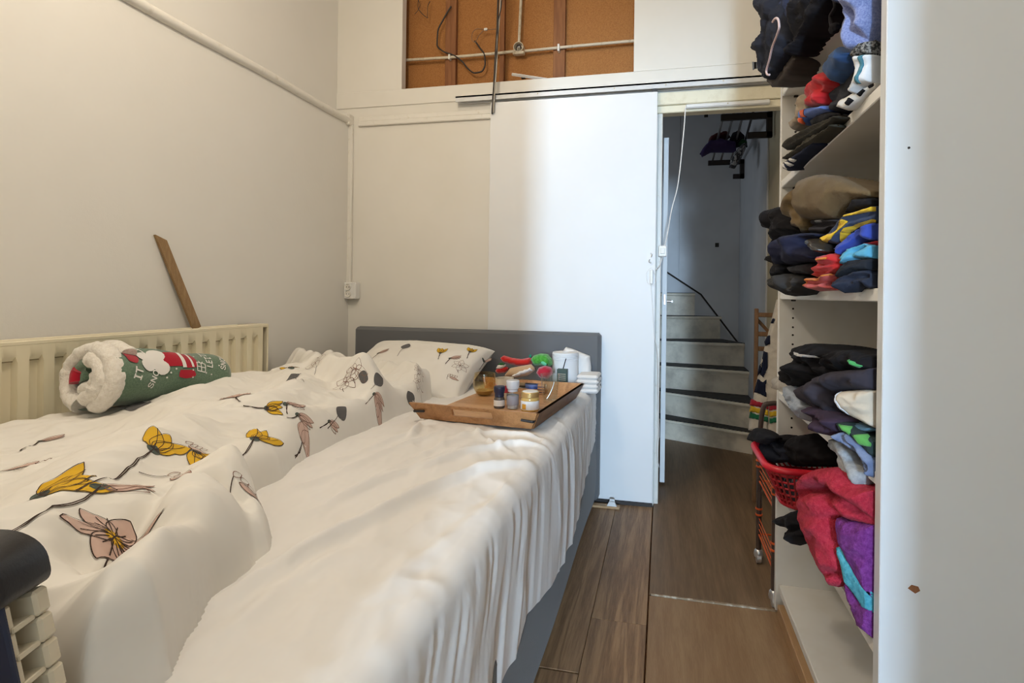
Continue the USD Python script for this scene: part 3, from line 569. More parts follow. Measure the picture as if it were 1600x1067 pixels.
dcx = tag(UsdGeom.Xform.Define(stage, path_for('drawcord')), 'black hood drawcord with a frayed knot dangling from the top shelf', 'cord')
obj('braid', tube(np.array(dcp), .0042, 8, 40), fab(BLK), dcx, smooth=60)
kn = trimesh.creation.icosphere(3, .0105); kn.vertices *= (1 + .35 * (ridged(kn.vertices * 30, 3, 2)[:, None] - .3)); kn.apply_translation(np.array(px3(c5([(512, 158)]), .372)[0])); obj('knot', kn, fab(BLK), dcx, smooth=70)
# ---- second shelf
garment('hoodie', 'heather blue fleece hoodie on top of the near pile of the second shelf', 'hoodie', c5([(590, -40), (745, -40), (745, 130), (715, 200), (695, 255), (620, 290), (600, 230), (605, 120)]), mat('heather_blue', (.165, .20, .40), .95, (300, .5, .002), (260, (.27, .31, .52), .4, .62), sheen=.3, spec=.1), .355, .375, th=.05, seed=12, wr=.03, freq=9, depth=.2, creases=[(c5([(640, 60), (655, 160), (700, 240)]), -.03, .012)])
garment('scarf', 'dark navy scarf bundle beside the blue fleece hoodie under the top shelf', 'scarf', c5([(520, -40), (610, -40), (600, 35), (560, 25)]), (.05, .055, .09), .385, .385, th=.03, seed=13, depth=.15)
garment('shorts', 'plain mid blue shorts hanging between the red shirt and the blue hoodie', 'shorts', c5([(495, 370), (600, 250), (640, 300), (625, 350), (545, 475), (525, 440), (500, 410)]), (.028, .065, .16), .38, .385, th=.03, seed=14, depth=.12)
garment('sock', 'grey and black mottled knitted sock above the white teal striped shirt', 'sock', c5([(630, 350), (650, 290), (680, 240), (745, 220), (745, 305), (680, 312), (650, 330)]), mat('marl_knit', (.30, .29, .27), .95, (180, .9, .004), (170, (.05, .05, .05), .42, .55), spec=.1), .372, .378, th=.025, seed=15, depth=.12)
garment('shirt', 'white shirt with a teal stripe at the near end of the second shelf', 'shirt', c5([(655, 310), (745, 300), (745, 465), (690, 480), (650, 530), (630, 510), (660, 440)]), (.72, .73, .74), .368, .372, th=.03, seed=16, depth=.12,
        extra=[('teal_stripe', c5([(703, 308), (720, 308), (714, 400), (700, 470), (684, 474), (698, 400)]), (.08, .22, .27), 'teal stripe')])
garment('pair_of_socks', 'charcoal grey rolled socks below the blue shorts on the second shelf', 'socks', c5([(500, 520), (560, 470), (650, 340), (665, 430), (610, 500), (590, 560), (545, 630), (500, 610)]), (.045, .047, .055), .388, .402, th=.02, seed=17, depth=.1, creases=[(c5([(510, 590), (570, 500), (650, 380)]), -.018, .006), (c5([(560, 560), (620, 480), (655, 400)]), -.018, .006)])
garment('shirt', 'crumpled bright red shirt in the middle of the second shelf', 'shirt', c5([(380, 520), (400, 470), (430, 430), (490, 400), (540, 440), (530, 480), (500, 520), (490, 590), (400, 600), (385, 570)]), (.47, .02, .025), .38, .38, th=.03, seed=18, wr=.022, depth=.12, creases=[(c5([(395, 560), (430, 500), (450, 445)]), -.018, .008), (c5([(440, 580), (450, 530), (500, 480)]), -.015, .008)])
garment('sweater', 'beige knitted sweater sleeve left of the red shirt', 'sweater', c5([(330, 580), (350, 530), (380, 510), (390, 590), (340, 700), (300, 735), (280, 680), (325, 650)]), (.33, .26, .185), .39, .39, th=.022, seed=19, depth=.1, creases=[(c5([(380, 520), (365, 600)]), -.02, .006)])
garment('jersey', 'blue and orange striped sports jersey under the red shirt', 'jersey', c5([(330, 620), (370, 600), (490, 585), (495, 620), (380, 655), (365, 700), (345, 690), (330, 650)]), (.075, .14, .42), .376, .376, th=.018, seed=20, wr=.006, depth=.12,
        extra=[('orange_stripe', c5([(362, 622), (385, 608), (378, 655), (366, 655)]), (.72, .12, .04), 'orange stripe'), ('orange_stripe', c5([(335, 665), (370, 658), (365, 695), (350, 690)]), (.72, .12, .04), 'orange stripe')])
garment('trousers', 'olive black folded trousers on the second shelf, upper of two', 'trousers', c5([(230, 815), (270, 770), (400, 700), (540, 640), (560, 650), (480, 720), (380, 770), (300, 810), (250, 835)]), (.045, .040, .030), .368, .378, th=.018, seed=21, wr=.006, depth=.14, creases=[(c5([(245, 822), (380, 745), (520, 668)]), -.01, .004)])
garment('trousers', 'olive black folded trousers on the second shelf, lower of two', 'trousers', c5([(218, 880), (310, 820), (390, 762), (520, 690), (545, 690), (430, 790), (330, 840), (260, 890)]), (.055, .048, .034), .364, .378, th=.018, seed=22, wr=.006, depth=.14, creases=[(c5([(230, 882), (380, 790), (500, 710)]), -.01, .004)])
garment('shorts', 'flat black shorts between the blue orange jersey and the olive trousers', 'shorts', c5([(385, 665), (490, 622), (560, 632), (500, 685), (400, 715)]), BLK, .382, .382, th=.012, seed=23, depth=.1)
garment('shirt', 'navy and white striped shirt lowest on the second shelf', 'shirt', c5([(240, 940), (245, 905), (300, 870), (430, 780), (440, 800), (330, 890), (280, 945), (255, 950)]), NVY, .37, .38, th=.016, seed=24, wr=.008, depth=.1,
        extra=[('white_stripe', c5([(283, 885), (300, 880), (326, 890), (310, 905)]), (.72, .70, .66), 'white stripe'), ('white_stripe', c5([(268, 905), (285, 900), (305, 915), (290, 930)]), (.72, .70, .66), 'white stripe'), ('white_stripe', c5([(256, 915), (266, 910), (275, 940), (265, 946)]), (.72, .70, .66), 'white stripe')])
garment('scarf', 'white scarf with black stripes on the near edge of the second shelf', 'scarf', c5([(545, 600), (560, 560), (620, 520), (745, 455), (745, 485), (640, 575), (590, 615)]), (.66, .64, .60), .374, .378, th=.014, seed=25, wr=.008, depth=.08,
        extra=[('black_stripe', c5([(600, 575), (625, 545), (640, 560), (612, 590)]), BLK, 'black stripe'), ('black_stripe', c5([(655, 525), (690, 495), (705, 505), (670, 540)]), BLK, 'black stripe'), ('black_stripe', c5([(715, 480), (742, 463), (742, 480), (722, 495)]), BLK, 'black stripe')])
# ---- third shelf
garment('fleece_sweater', 'large olive brown fleece sweater topping the third shelf pile', 'sweater', c6([(240, 420), (250, 370), (310, 260), (370, 210), (460, 180), (560, 190), (700, 250), (800, 290), (806, 335), (700, 360), (640, 420), (590, 490), (400, 490), (385, 570), (355, 585), (350, 545), (295, 540), (290, 490), (245, 465)]), mat('olive_fleece', (.155, .107, .052), .95, (300, .4, .0015), (16, (.13, .088, .042), .4, .6), sheen=.08, spec=.1), .36, .392, th=.06, seed=30, wr=.016, freq=7, depth=.22, creases=[(c6([(340, 270), (365, 340), (360, 480)]), -.035, .012), (c6([(330, 400), (300, 450), (295, 500)]), -.025, .008), (c6([(400, 330), (390, 480)]), .012, .02)])
garment('hoodie', 'black hoodie left of the olive fleece sweater sticking out of the third shelf', 'hoodie', c6([(62, 470), (90, 430), (150, 398), (235, 405), (250, 460), (300, 500), (340, 560), (335, 590), (200, 600), (135, 665), (130, 620), (115, 590), (120, 550), (75, 540)]), BLK, .34, .392, th=.035, seed=31, wr=.024, depth=.14, creases=[(c6([(140, 410), (150, 500), (140, 590)]), -.03, .008), (c6([(90, 440), (100, 530)]), -.02, .006), (c6([(130, 630), (230, 580), (330, 570)]), -.02, .006)])
garment('sweatshirt', 'dark navy sweatshirt in the middle of the third shelf pile', 'sweatshirt', c6([(165, 670), (200, 610), (260, 590), (400, 570), (490, 580), (510, 600), (410, 620), (410, 680), (450, 710), (460, 760), (330, 770), (270, 790), (240, 770), (175, 790), (160, 720)]), (.022, .024, .05), .335, .375, th=.05, seed=32, wr=.022, depth=.16, creases=[(c6([(240, 600), (260, 680), (250, 760)]), -.028, .009), (c6([(180, 660), (200, 780)]), -.02, .007), (c6([(300, 620), (420, 640)]), .012, .014)])
garment('leggings', 'black leggings poking out left below the navy sweatshirt', 'leggings', c6([(115, 750), (160, 705), (180, 780), (290, 800), (280, 850), (200, 860), (150, 890), (160, 840), (165, 780), (120, 770)]), BLK, .335, .365, th=.03, seed=33, wr=.022, depth=.1)
garment('pair_of_socks', 'dark grey bunched socks at the far left end of the third shelf', 'socks', c6([(150, 880), (200, 850), (290, 840), (370, 860), (385, 900), (370, 950), (330, 990), (260, 995), (225, 965), (160, 960)]), (.045, .043, .042), .345, .37, th=.045, seed=34, wr=.03, depth=.1, creases=[(c6([(200, 870), (240, 920), (230, 980)]), -.02, .007), (c6([(290, 850), (330, 920), (300, 980)]), -.02, .007)])
garment('shirt', 'charcoal shirt with a pale collar under the olive fleece sweater', 'shirt', c6([(385, 500), (430, 478), (580, 480), (565, 530), (500, 580), (400, 580)]), (.045, .04, .045), .376, .38, th=.022, seed=35, wr=.008, depth=.14, creases=[(c6([(390, 520), (480, 525), (570, 510)]), -.02, .005)],
        extra=[('collar', c6([(455, 492), (490, 482), (500, 505), (465, 508)]), (.30, .29, .29), 'pale collar')])
garment('t_shirt', 'small charcoal t-shirt above the grey bunched socks', 't-shirt', c6([(270, 795), (420, 770), (412, 850), (300, 850)]), CHA, .365, .372, th=.03, seed=36, wr=.02, depth=.1)
garment('bag', 'shiny black crumpled plastic bag between the navy sweatshirt and the yellow striped jersey', 'bag', c6([(408, 630), (470, 605), (492, 640), (512, 700), (480, 715), (430, 690)]), mat('shiny_black', (.035, .028, .022), .18, (60, .6, .004), spec=.7), .352, .356, th=.028, seed=37, wr=.02, freq=30, depth=.06)
YEL = (.78, .50, .035)
garment('jersey', 'navy sports jersey with bold yellow stripes at the near end of the third shelf', 'jersey', c6([(478, 612), (520, 570), (640, 450), (810, 390), (810, 490), (680, 530), (580, 645), (510, 645)]), (.045, .065, .13), .36, .375, th=.03, seed=38, wr=.010, depth=.14, creases=[(c6([(520, 600), (650, 500), (810, 440)]), -.012, .006)],
        extra=[('yellow_stripe', c6([(640, 447), (810, 397), (810, 428), (650, 472)]), YEL, 'broad yellow stripe'), ('yellow_stripe', c6([(498, 588), (560, 572), (640, 482), (664, 502), (572, 622), (512, 642), (482, 615)]), YEL, 'yellow sleeve stripe'), ('yellow_stripe', c6([(585, 640), (645, 545), (700, 518), (810, 480), (810, 500), (692, 538), (648, 566), (604, 640)]), YEL, 'narrow yellow stripe')])
garment('shirt', 'royal blue shirt under the yellow striped jersey', 'shirt', c6([(540, 680), (600, 630), (700, 540), (800, 500), (810, 620), (760, 620), (720, 590), (610, 700), (590, 735), (570, 700)]), (.05, .085, .42), .362, .374, th=.03, seed=39, wr=.014, depth=.14, creases=[(c6([(560, 690), (660, 610), (720, 560)]), -.018, .007)])
garment('sock', 'tiny red sock wedged above the light blue shirt', 'sock', c6([(735, 640), (810, 622), (810, 658), (760, 655)]), (.5, .03, .04), .378, .38, th=.012, seed=40, depth=.1)
garment('t_shirt', 'light sky blue t-shirt at the near end of the third shelf', 't-shirt', c6([(590, 745), (640, 675), (730, 640), (810, 655), (810, 745), (700, 745), (600, 795), (605, 765)]), (.12, .42, .62), .362, .372, th=.026, seed=41, wr=.012, depth=.12, creases=[(c6([(600, 770), (660, 700), (730, 660)]), -.014, .006), (c6([(690, 745), (690, 690), (760, 655)]), -.01, .006)])
garment('t_shirt', 'bright red t-shirt stacked on the orange edged one', 't-shirt', c6([(410, 820), (430, 780), (470, 765), (465, 730), (560, 705), (590, 760), (580, 820), (520, 862), (408, 867)]), (.58, .03, .03), .358, .366, th=.03, seed=42, wr=.01, depth=.12, creases=[(c6([(430, 790), (520, 790), (585, 770)]), -.018, .005), (c6([(412, 835), (500, 840), (580, 800)]), -.018, .005)],
        extra=[('orange_print', c6([(492, 752), (560, 738), (556, 756), (500, 767)]), (.80, .26, .03), 'orange print')])
garment('t_shirt', 'salmon and orange folded t-shirt at the bottom of the third shelf', 't-shirt', c6([(362, 890), (400, 870), (470, 880), (540, 840), (552, 860), (520, 910), (560, 950), (430, 962), (375, 940)]), (.60, .11, .10), .352, .364, th=.03, seed=43, wr=.010, depth=.12, creases=[(c6([(380, 905), (450, 915), (520, 900)]), -.018, .005)],
        extra=[('orange_edge', c6([(364, 888), (400, 870), (470, 880), (540, 842), (548, 858), (480, 898), (400, 895), (390, 930), (376, 935)]), (.72, .24, .04), 'orange folded edge')])
garment('trousers', 'black sports trousers above the dark navy shirt at the near end of the third shelf', 'trousers', c6([(540, 870), (600, 790), (660, 752), (810, 742), (810, 825), (700, 825), (600, 865)]), (.022, .025, .032), .352, .366, th=.028, seed=44, wr=.010, depth=.12, creases=[(c6([(560, 860), (640, 790), (720, 760)]), -.012, .006)])
garment('shirt', 'dark navy shirt lying on the third shelf board by the near panel', 'shirt', c6([(520, 910), (600, 862), (700, 822), (780, 815), (810, 850), (810, 935), (760, 945), (740, 910), (600, 975), (570, 950)]), (.03, .035, .055), .348, .366, th=.03, seed=45, wr=.014, depth=.12, creases=[(c6([(540, 920), (640, 880), (780, 860)]), -.018, .006), (c6([(590, 960), (680, 900)]), -.015, .006)])
garment('t_shirt', 'black t-shirt behind the yellow striped jersey', 't-shirt', c6([(640, 430), (700, 345), (808, 335), (808, 395), (640, 452)]), BLK, .388, .388, th=.02, seed=46, depth=.12)
# ---- fourth shelf
garment('hoodie', 'black hoodie heaped at the back of the fourth shelf', 'hoodie', c7([(325, 275), (340, 220), (400, 200), (460, 205), (530, 240), (640, 235), (750, 270), (750, 350), (600, 370), (500, 390), (420, 410), (340, 475), (290, 420), (280, 340), (330, 290)]), BLK, .40, .405, th=.05, seed=50, wr=.03, freq=15, depth=.2, creases=[(c7([(310, 340), (360, 300), (440, 330)]), -.02, .007), (c7([(440, 320), (470, 380)]), -.02, .007), (c7([(520, 260), (500, 320), (560, 360)]), -.02, .008), (c7([(300, 420), (330, 340), (420, 350)]), .018, .010)],
        extra=[('white_print', c7([(392, 252), (420, 265), (500, 275), (505, 288), (450, 284), (400, 270)]), (.6, .58, .56), 'white print'), ('green_tag', c7([(668, 300), (690, 293), (728, 330), (715, 342)]), (.08, .42, .13), 'green tag')])
garment('sweatshirt', 'charcoal sweatshirt folded in front of the black hoodie on the fourth shelf', 'sweatshirt', c7([(345, 465), (430, 410), (540, 355), (752, 335), (752, 462), (620, 470), (565, 500), (560, 620), (480, 600), (380, 520)]), (.045, .04, .052), .375, .39, th=.055, seed=51, wr=.02, depth=.18, creases=[(c7([(430, 460), (450, 540), (520, 600)]), -.028, .009), (c7([(500, 480), (560, 420), (640, 390)]), .012, .02)])
garment('t_shirt', 'dark purple t-shirt hanging below the charcoal sweatshirt', 't-shirt', c7([(380, 590), (400, 550), (470, 560), (560, 620), (572, 640), (560, 700), (520, 722), (430, 690), (440, 640)]), (.055, .035, .06), .36, .37, th=.03, seed=52, wr=.026, depth=.08, creases=[(c7([(400, 600), (480, 630), (550, 690)]), -.02, .006)])
garment('shorts', 'cream shorts with a white bound hem on the fourth shelf', 'shorts', c7([(555, 510), (580, 465), (700, 455), (752, 460), (752, 678), (620, 605), (575, 570)]), (.62, .54, .43), .352, .362, th=.03, seed=53, wr=.012, depth=.12,
        extra=[('white_hem', c7([(555, 520), (572, 468), (592, 472), (600, 520), (640, 600), (620, 602), (580, 560)]), (.66, .68, .72), 'white bound hem')])
garment('t_shirt', 'dark green t-shirt with a bright green leaf print under the cream shorts', 't-shirt', c7([(556, 635), (600, 640), (752, 745), (752, 850), (700, 785), (620, 705), (575, 695)]), (.035, .055, .055), .345, .356, th=.022, seed=54, wr=.008, depth=.08,
        extra=[('leaf_print', c7([(590, 652), (630, 662), (655, 700), (640, 715), (610, 695)]), (.12, .40, .10), 'green leaf print'), ('leaf_print', c7([(665, 715), (700, 702), (745, 755), (745, 778), (690, 765)]), (.12, .40, .10), 'green leaf print')])
garment('sock', 'teal blue sock between the cream shorts and the leaf print t-shirt', 'sock', c7([(645, 632), (750, 680), (695, 698), (660, 668)]), (.11, .23, .33), .349, .351, th=.014, seed=55, depth=.06)
garment('jeans', 'washed blue jeans hanging off the near end of the fourth shelf', 'jeans', c7([(525, 720), (580, 690), (620, 705), (700, 790), (752, 855), (752, 960), (710, 930), (650, 820), (590, 765)]), mat('washed_denim', (.14, .18, .30), .9, (500, .4, .001), (30, (.22, .27, .40), .42, .62), spec=.15), .338, .352, th=.022, seed=56, wr=.02, depth=.06, creases=[(c7([(590, 720), (650, 800), (720, 900)]), -.02, .006)])
garment('t_shirt', 'light grey t-shirt hanging over the fourth shelf edge', 't-shirt', c7([(490, 770), (500, 730), (560, 735), (620, 790), (640, 850), (705, 910), (695, 1005), (640, 985), (580, 930), (550, 830), (510, 790)]), mat('heather_grey', (.40, .41, .42), .95, (400, .4, .001), (90, (.31, .32, .33), .4, .6), spec=.1), .372, .40, th=.018, seed=57, wr=.016, depth=.05, creases=[(c7([(520, 760), (590, 850), (650, 970)]), -.014, .006)])
garment('bag', 'pale grey blue plastic bag under the black hoodie on the fourth shelf', 'bag', c7([(255, 440), (300, 430), (360, 500), (402, 550), (382, 640), (340, 620), (290, 540)]), mat('grey_plastic', (.33, .36, .41), .3, (60, .5, .004), spec=.6), .372, .376, th=.025, seed=58, wr=.02, freq=22, depth=.08)
garment('bag', 'clear crinkled plastic bag at the far end of the fourth shelf', 'bag', c7([(203, 462), (205, 385), (240, 380), (270, 400), (262, 472)]), usdkit.material(stage, '/World/Looks/clear_plastic', {'t': ('transparent_bsdf', {'color': (.93, .91, .88)}), 'g': ('principled_bsdf', {'base_color': (.8, .77, .72), 'roughness': .15}), 'm': ('mix_closure', {'fac': .32})}, [('t.BSDF', 'm.closure1'), ('g.BSDF', 'm.closure2')], 'm.closure'), .378, .384, th=.02, seed=59, wr=.03, freq=40, depth=.03)
rb = thing('shoe_box', 'red brown cardboard box behind the black hoodie on the fourth shelf', 'box')
zD_ = SH['D'] + .026
obj('carton', box(.56, .70, 1.05, 1.22, zD_, zD_ + .20, .003), mat('red_carton', (.36, .06, .05), .6), rb); obj('lid', box(.556, .704, 1.046, 1.224, zD_ + .165, zD_ + .203, .002), mat('brown_carton', (.30, .17, .09), .6), rb)
# ---- fifth shelf
PI1, PI2 = pile('red_terry', (.38, .018, .04), (.50, .04, .065)), pile('purple_terry', (.15, .025, .18), (.24, .055, .28)); PI3 = pile('teal_terry', (.06, .32, .42), (.12, .46, .56))
garment('bathrobe', 'crimson red terry bathrobe bundle on the fifth shelf beside the laundry basket', 'bathrobe', c8([(270, 200), (290, 170), (360, 140), (440, 135), (500, 190), (540, 225), (588, 240), (588, 395), (500, 372), (430, 352), (442, 450), (462, 590), (440, 650), (410, 655), (370, 590), (320, 500), (290, 400), (280, 320), (270, 250)]), PI1, .345, .372, th=.055, seed=60, wr=.02, freq=10, depth=.2, creases=[(c8([(300, 260), (340, 230), (400, 240), (440, 330)]), -.035, .010), (c8([(380, 220), (480, 280), (580, 380)]), -.03, .010), (c8([(350, 240), (330, 340), (360, 480)]), -.012, .02), (c8([(420, 590), (440, 600), (455, 640)]), -.03, .010)])
garment('bath_towel', 'purple terry towel folded above the teal towel on the fifth shelf', 'towel', c8([(425, 350), (500, 365), (588, 390), (588, 720), (530, 665), (470, 545), (438, 465)]), PI2, .335, .352, th=.035, seed=61, wr=.012, depth=.16)
garment('bath_towel', 'teal blue terry towel folded between two purple towels', 'towel', c8([(432, 480), (455, 470), (500, 560), (588, 680), (588, 775), (530, 745), (470, 640)]), PI3, .328, .345, th=.026, seed=62, wr=.008, depth=.14)
garment('bath_towel', 'purple terry towel folded under the teal towel on the fifth shelf', 'towel', c8([(465, 620), (490, 642), (530, 722), (588, 755), (588, 888), (520, 822), (475, 690)]), PI2, .338, .35, th=.03, seed=63, wr=.012, depth=.14)
garment('shirt', 'black shirt dangling over the fifth shelf edge under the red basket', 'shirt', c8([(160, 365), (190, 345), (270, 318), (292, 400), (296, 440), (250, 476), (215, 460), (210, 405), (170, 385)]), BLK, .345, .368, th=.03, seed=64, wr=.026, depth=.06, creases=[(c8([(220, 400), (250, 420), (280, 400)]), -.02, .007)])
# ============================================================ printed flowers on duvet and pillow (flat print, draped)
PR_Y, PR_P, PR_G, PR_D, PR_L, PR_GR = (mat('print_yellow', (.72, .42, .015), .85), mat('print_pink', (.62, .44, .37), .85), mat('print_grey', (.115, .11, .11), .85), mat('print_line', (.045, .025, .018), .85), mat('print_brown_line', (.22, .12, .09), .85), mat('print_green', (.075, .10, .085), .85))
def petal(l, w, a, ox=0, oy=0, tip=1.6, n=16):
    t = np.linspace(0, 1, n); hw = w / 2 * np.sin(np.pi * t ** .8) ** .8
    L_ = np.r_[np.c_[hw, t * l], np.c_[-hw[::-1], t[::-1] * l]]; c, s = math.cos(a), math.sin(a)
    return np.c_[L_[:, 0] * c + L_[:, 1] * s + ox, -L_[:, 0] * s + L_[:, 1] * c + oy]
def flat(polys):
    g = shapely.union_all([Polygon(p).buffer(0) for p in polys]); g = g.simplify(.004 if max(g.bounds[2] - g.bounds[0], g.bounds[3] - g.bounds[1]) > .25 else .0002)
    m = cat_([trimesh.creation.triangulate_polygon(q, engine='earcut')[0].shape and trimesh.Trimesh(*(lambda v, f: (np.c_[v, np.zeros(len(v))], f))(*trimesh.creation.triangulate_polygon(q, engine='earcut')), process=False) for q in getattr(g, 'geoms', [g]) if q.area > 1e-7])
    return m
def strip(lines, w):
    ms = []
    for l in lines:
        l = np.asarray(l, float); l = smoothline(l, max(8, len(l) * 3)) if len(l) < 9 else l
        T = np.gradient(l, axis=0); T /= np.linalg.norm(T, axis=1)[:, None] + 1e-9; N = np.c_[-T[:, 1], T[:, 0]] * w / 2
        P = np.stack([np.c_[l + N, 0 * l[:, 0]], np.c_[l - N, 0 * l[:, 0]]], 1); ms.append(grid(P))
    return cat_(ms)
def flower(kind, rs):
    """(fill polygons by colour, outline strokes), in units where the bloom is about 1 tall and grows along +v from the origin, stem along -v"""
    if kind == 'tulip':
        ps = [petal(1.0, .42, -.45), petal(.85, .40, -.05), petal(.95, .42, .55), petal(.62, .34, .25)]
        return {'y': ps, 'g': [petal(.26, .26, 0, 0, -.12)]}, ps + [petal(.9, .06, -.35)[:16], petal(.8, .05, .5)[:16]]
    if kind == 'bud':
        ps = [petal(1.0, .8, 0), petal(.85, .45, -.25), petal(.8, .4, .3)]
        return {'d': ps}, []
    if kind == 'rose':
        ps = [petal(.9, .95, 0), petal(.8, .5, -.35), petal(.75, .5, .4)]
        return {'p': ps[:1]}, ps
    if kind == 'daisy':
        ps = [petal(.62, .36, a, 0, .5) for a in np.arange(6) * math.pi / 3 + .2]
        st_ = [[(math.sin(a) * r0, .5 + math.cos(a) * r0), (math.sin(a) * r1, .5 + math.cos(a) * r1)] for a in np.arange(18) * math.pi / 9 for r0, r1 in ((.08, .30 + .12 * (int(a * 7) % 2)),)]
        return {'p': ps, 'yc': [[(.12 * math.cos(t), .5 + .12 * math.sin(t)) for t in np.linspace(0, 6.28, 12)[:-1]]]}, ps + st_
    if kind == 'outline':
        ps = [petal(.62, .40, a, 0, .45) for a in np.arange(6) * math.pi / 3]
        return {}, ps
    if kind == 'side':
        ps = [petal(.9, .30, .75), petal(.8, .26, .95, .05, 0), petal(.7, .26, 1.2, .05, 0)]
        return {'p': ps[:2], 'g': [petal(.34, .2, .7, -.12, -.14)]}, ps
    if kind == 'comb':
        ps = [petal(.34, .2, .3, .22 * i, .04 * i) for i in range(4)] + [petal(.9, .22, 1.5, .2, -.05)]
        return {'p': ps[-1:]}, ps
def drape(m, size, ang, c, fz, off, mx):
    h_ = .025; g_ = [(fz(np.array([[c[0] + h_ * a_, c[1] + h_ * b_]]), 0) - fz(np.array([[c[0] - h_ * a_, c[1] - h_ * b_]]), 0))[0] for a_, b_ in ((math.cos(ang), -math.sin(ang)), (math.sin(ang), math.cos(ang)))]
    v = m.vertices[:, :2] * np.atleast_1d(size)[[0, -1]] * np.array([2 * h_ / max(np.linalg.norm(g), 1e-4) for g in g_]); c_, s_ = math.cos(ang), math.sin(ang)
    m = trimesh.Trimesh(np.c_[c[0] + v[:, 0] * c_ + v[:, 1] * s_, c[1] - v[:, 0] * s_ + v[:, 1] * c_, np.zeros(len(v))], m.faces, process=False)
    vv, ff = trimesh.remesh.subdivide_to_size(m.vertices, m.faces, mx, max_iter=8)
    return fz(vv, off), ff
def put_flower(kind, size, ang, c, stem, fz, parent, colour=None, lab=None):
    fills, outl = flower(kind, None); cm = {'y': PR_Y, 'p': PR_P, 'd': PR_G, 'g': PR_GR, 'yc': PR_Y}
    first = None
    for k, ps in fills.items():
        v, f = drape(flat(ps), size, ang, c, fz, .0016 if k not in ('g', 'yc') else .0021, .008)
        o = obj('flower_print', (v, f), cm[k], parent if first is None else first, {'y': 'printed yellow tulip', 'p': 'printed pink flower', 'd': 'printed dark grey bud'}.get(k) if first is None else None, smooth=True)
        if first is None: first = o
    st_ = [[(math.sin(.0) + stem[1] * .0 + stem[1] * (t / 1.0) ** 2 * .6, -t * stem[0]) for t in np.linspace(0, 1, 12)]] if stem else []
    if stem and kind in ('tulip', 'side', 'rose'): st_.append([(a_ + .035 * math.sin(i * .4), b_) for i, (a_, b_) in enumerate(st_[0])])
    for lines, mm, w in ((outl, PR_L if kind in ('rose', 'outline', 'comb', 'side') else PR_D, .022 * .06 / np.mean(size)), (st_, PR_D, .0018 / np.mean(size))):
        if lines:
            v, f = drape(strip(lines, w), size, ang, c, fz, .0026, .006)
            o2 = obj('outline' if lines is outl else 'stem_print', (v, f), mm, first if first is not None else parent, smooth=True)
            if first is None: first = o2
def fz_duvet(v, off):
    z = zI(v[:, :2]); e = .004
    return np.c_[v[:, 0], v[:, 1], z + off]
FL = [('tulip', (62, 778), (122, 748), .115, 1.6), ('tulip', (240, 705), (272, 680), .10, 1.9), ('tulip', (398, 686), (422, 670), .09, .9), ('tulip', (308, 708), (346, 700), .07, 0), ('tulip', (455, 575), (447, 556), .085, 0), ('tulip', (416, 640), (436, 638), .06, .9),
      ('bud', (192, 640), (222, 632), .085, .9), ('bud', (528, 652), (541, 636), .085, .8), ('bud', (462, 592), (446, 578), .075, .8), ('bud', (586, 602), (602, 594), .06, .3), ('bud', (575, 594), (566, 590), .05, 0), ('bud', (645, 640), (641, 620), .07, 0),
      ('rose', (368, 622), (366, 604), .08, .3), ('rose', (472, 694), (476, 672), .085, .9), ('rose', (588, 652), (592, 632), .085, .0),
      ('daisy', (170, 875), (178, 848), .105, .5), ('outline', (652, 605), (654, 592), .085, .2), ('outline', (654, 584), (655, 574), .07, .2), ('outline', (552, 592), (556, 580), .08, .2), ('outline', (494, 572), (490, 560), .085, .5), ('outline', (536, 608), (540, 600), .075, .3),
      ('side', (158, 762), (200, 752), .09, 1.6), ('comb', (78, 718), (130, 705), .075, 0), ('comb', (262, 745), (288, 732), .07, .6), ('comb', (365, 748), (384, 738), .07, .4), ('side', (466, 650), (482, 640), .07, .6), ('side', (448, 632), (456, 626), .07, .4), ('comb', (290, 694), (318, 688), .05, 0),
      ('side', (64, 690), (82, 672), .05, 1.5), ('comb', (10, 636), (35, 634), .07, .3), ('side', (585, 618), (600, 608), .07, .8), ('side', (515, 660), (530, 650), .05, .7)]
for i, (kind, a, b, size, stem) in enumerate(FL):
    A_, B_ = on_duvet(*a), on_duvet(*b); dv = (B_ - A_)[:2]
    L3 = float(np.clip(np.linalg.norm(B_ - A_),   .8 * size, 1.25 * size))
    put_flower(kind, (size, L3), math.atan2(dv[0], dv[1]), A_[:2], (stem * 1.25, .25 * (-1) ** i) if stem else None, fz_duvet, duv)
# pillow prints live in the pillow's own plane
uI = np.linspace(-.345 * .93, .345 * .93, 8)
ptI = None
from scipy.interpolate import griddata, NearestNDInterpolator, LinearNDInterpolator
pL = LinearNDInterpolator(ptop.reshape(-1, 3)[:, :2], ptop.reshape(-1, 3)[:, 2], fill_value=0)
def fz_pillow(v, off): return np.c_[v[:, 0], v[:, 1], pL(v[:, :2]) + off] @ PR.T + PO
def on_pillow(x, y):
    d = ray(x, y); t = np.linspace(1.5, 3.5, 1200); Q = (EYE + t[:, None] * d - PO) @ PR; z = pL(Q[:, :2]); ok = (Q[:, 2] < z) & (np.abs(Q[:, 0]) < .33) & (np.abs(Q[:, 1]) < .22)
    return Q[np.argmax(ok)] if ok.any() else None
for i, (kind, a, b, size, stem) in enumerate([('bud', (630, 545), (641, 536), .06, 1.2), ('tulip', (688, 552), (694, 542), .055, 1.0), ('tulip', (734, 550), (741, 542), .055, 1.1), ('side', (592, 552), (600, 545), .06, 1.2), ('side', (704, 560), (712, 552), .06, .9), ('outline', (716, 578), (722, 566), .07, .3), ('side', (757, 566), (762, 554), .06, 1.2), ('comb', (700, 588), (706, 580), .05, .4)]):
    A_, B_ = on_pillow(*a), on_pillow(*b)
    if A_ is None or B_ is None: continue
    dv = (B_ - A_)[:2]; put_flower(kind, size, math.atan2(dv[0], dv[1]), A_[:2], (stem, .2) if stem else None, fz_pillow, pil)
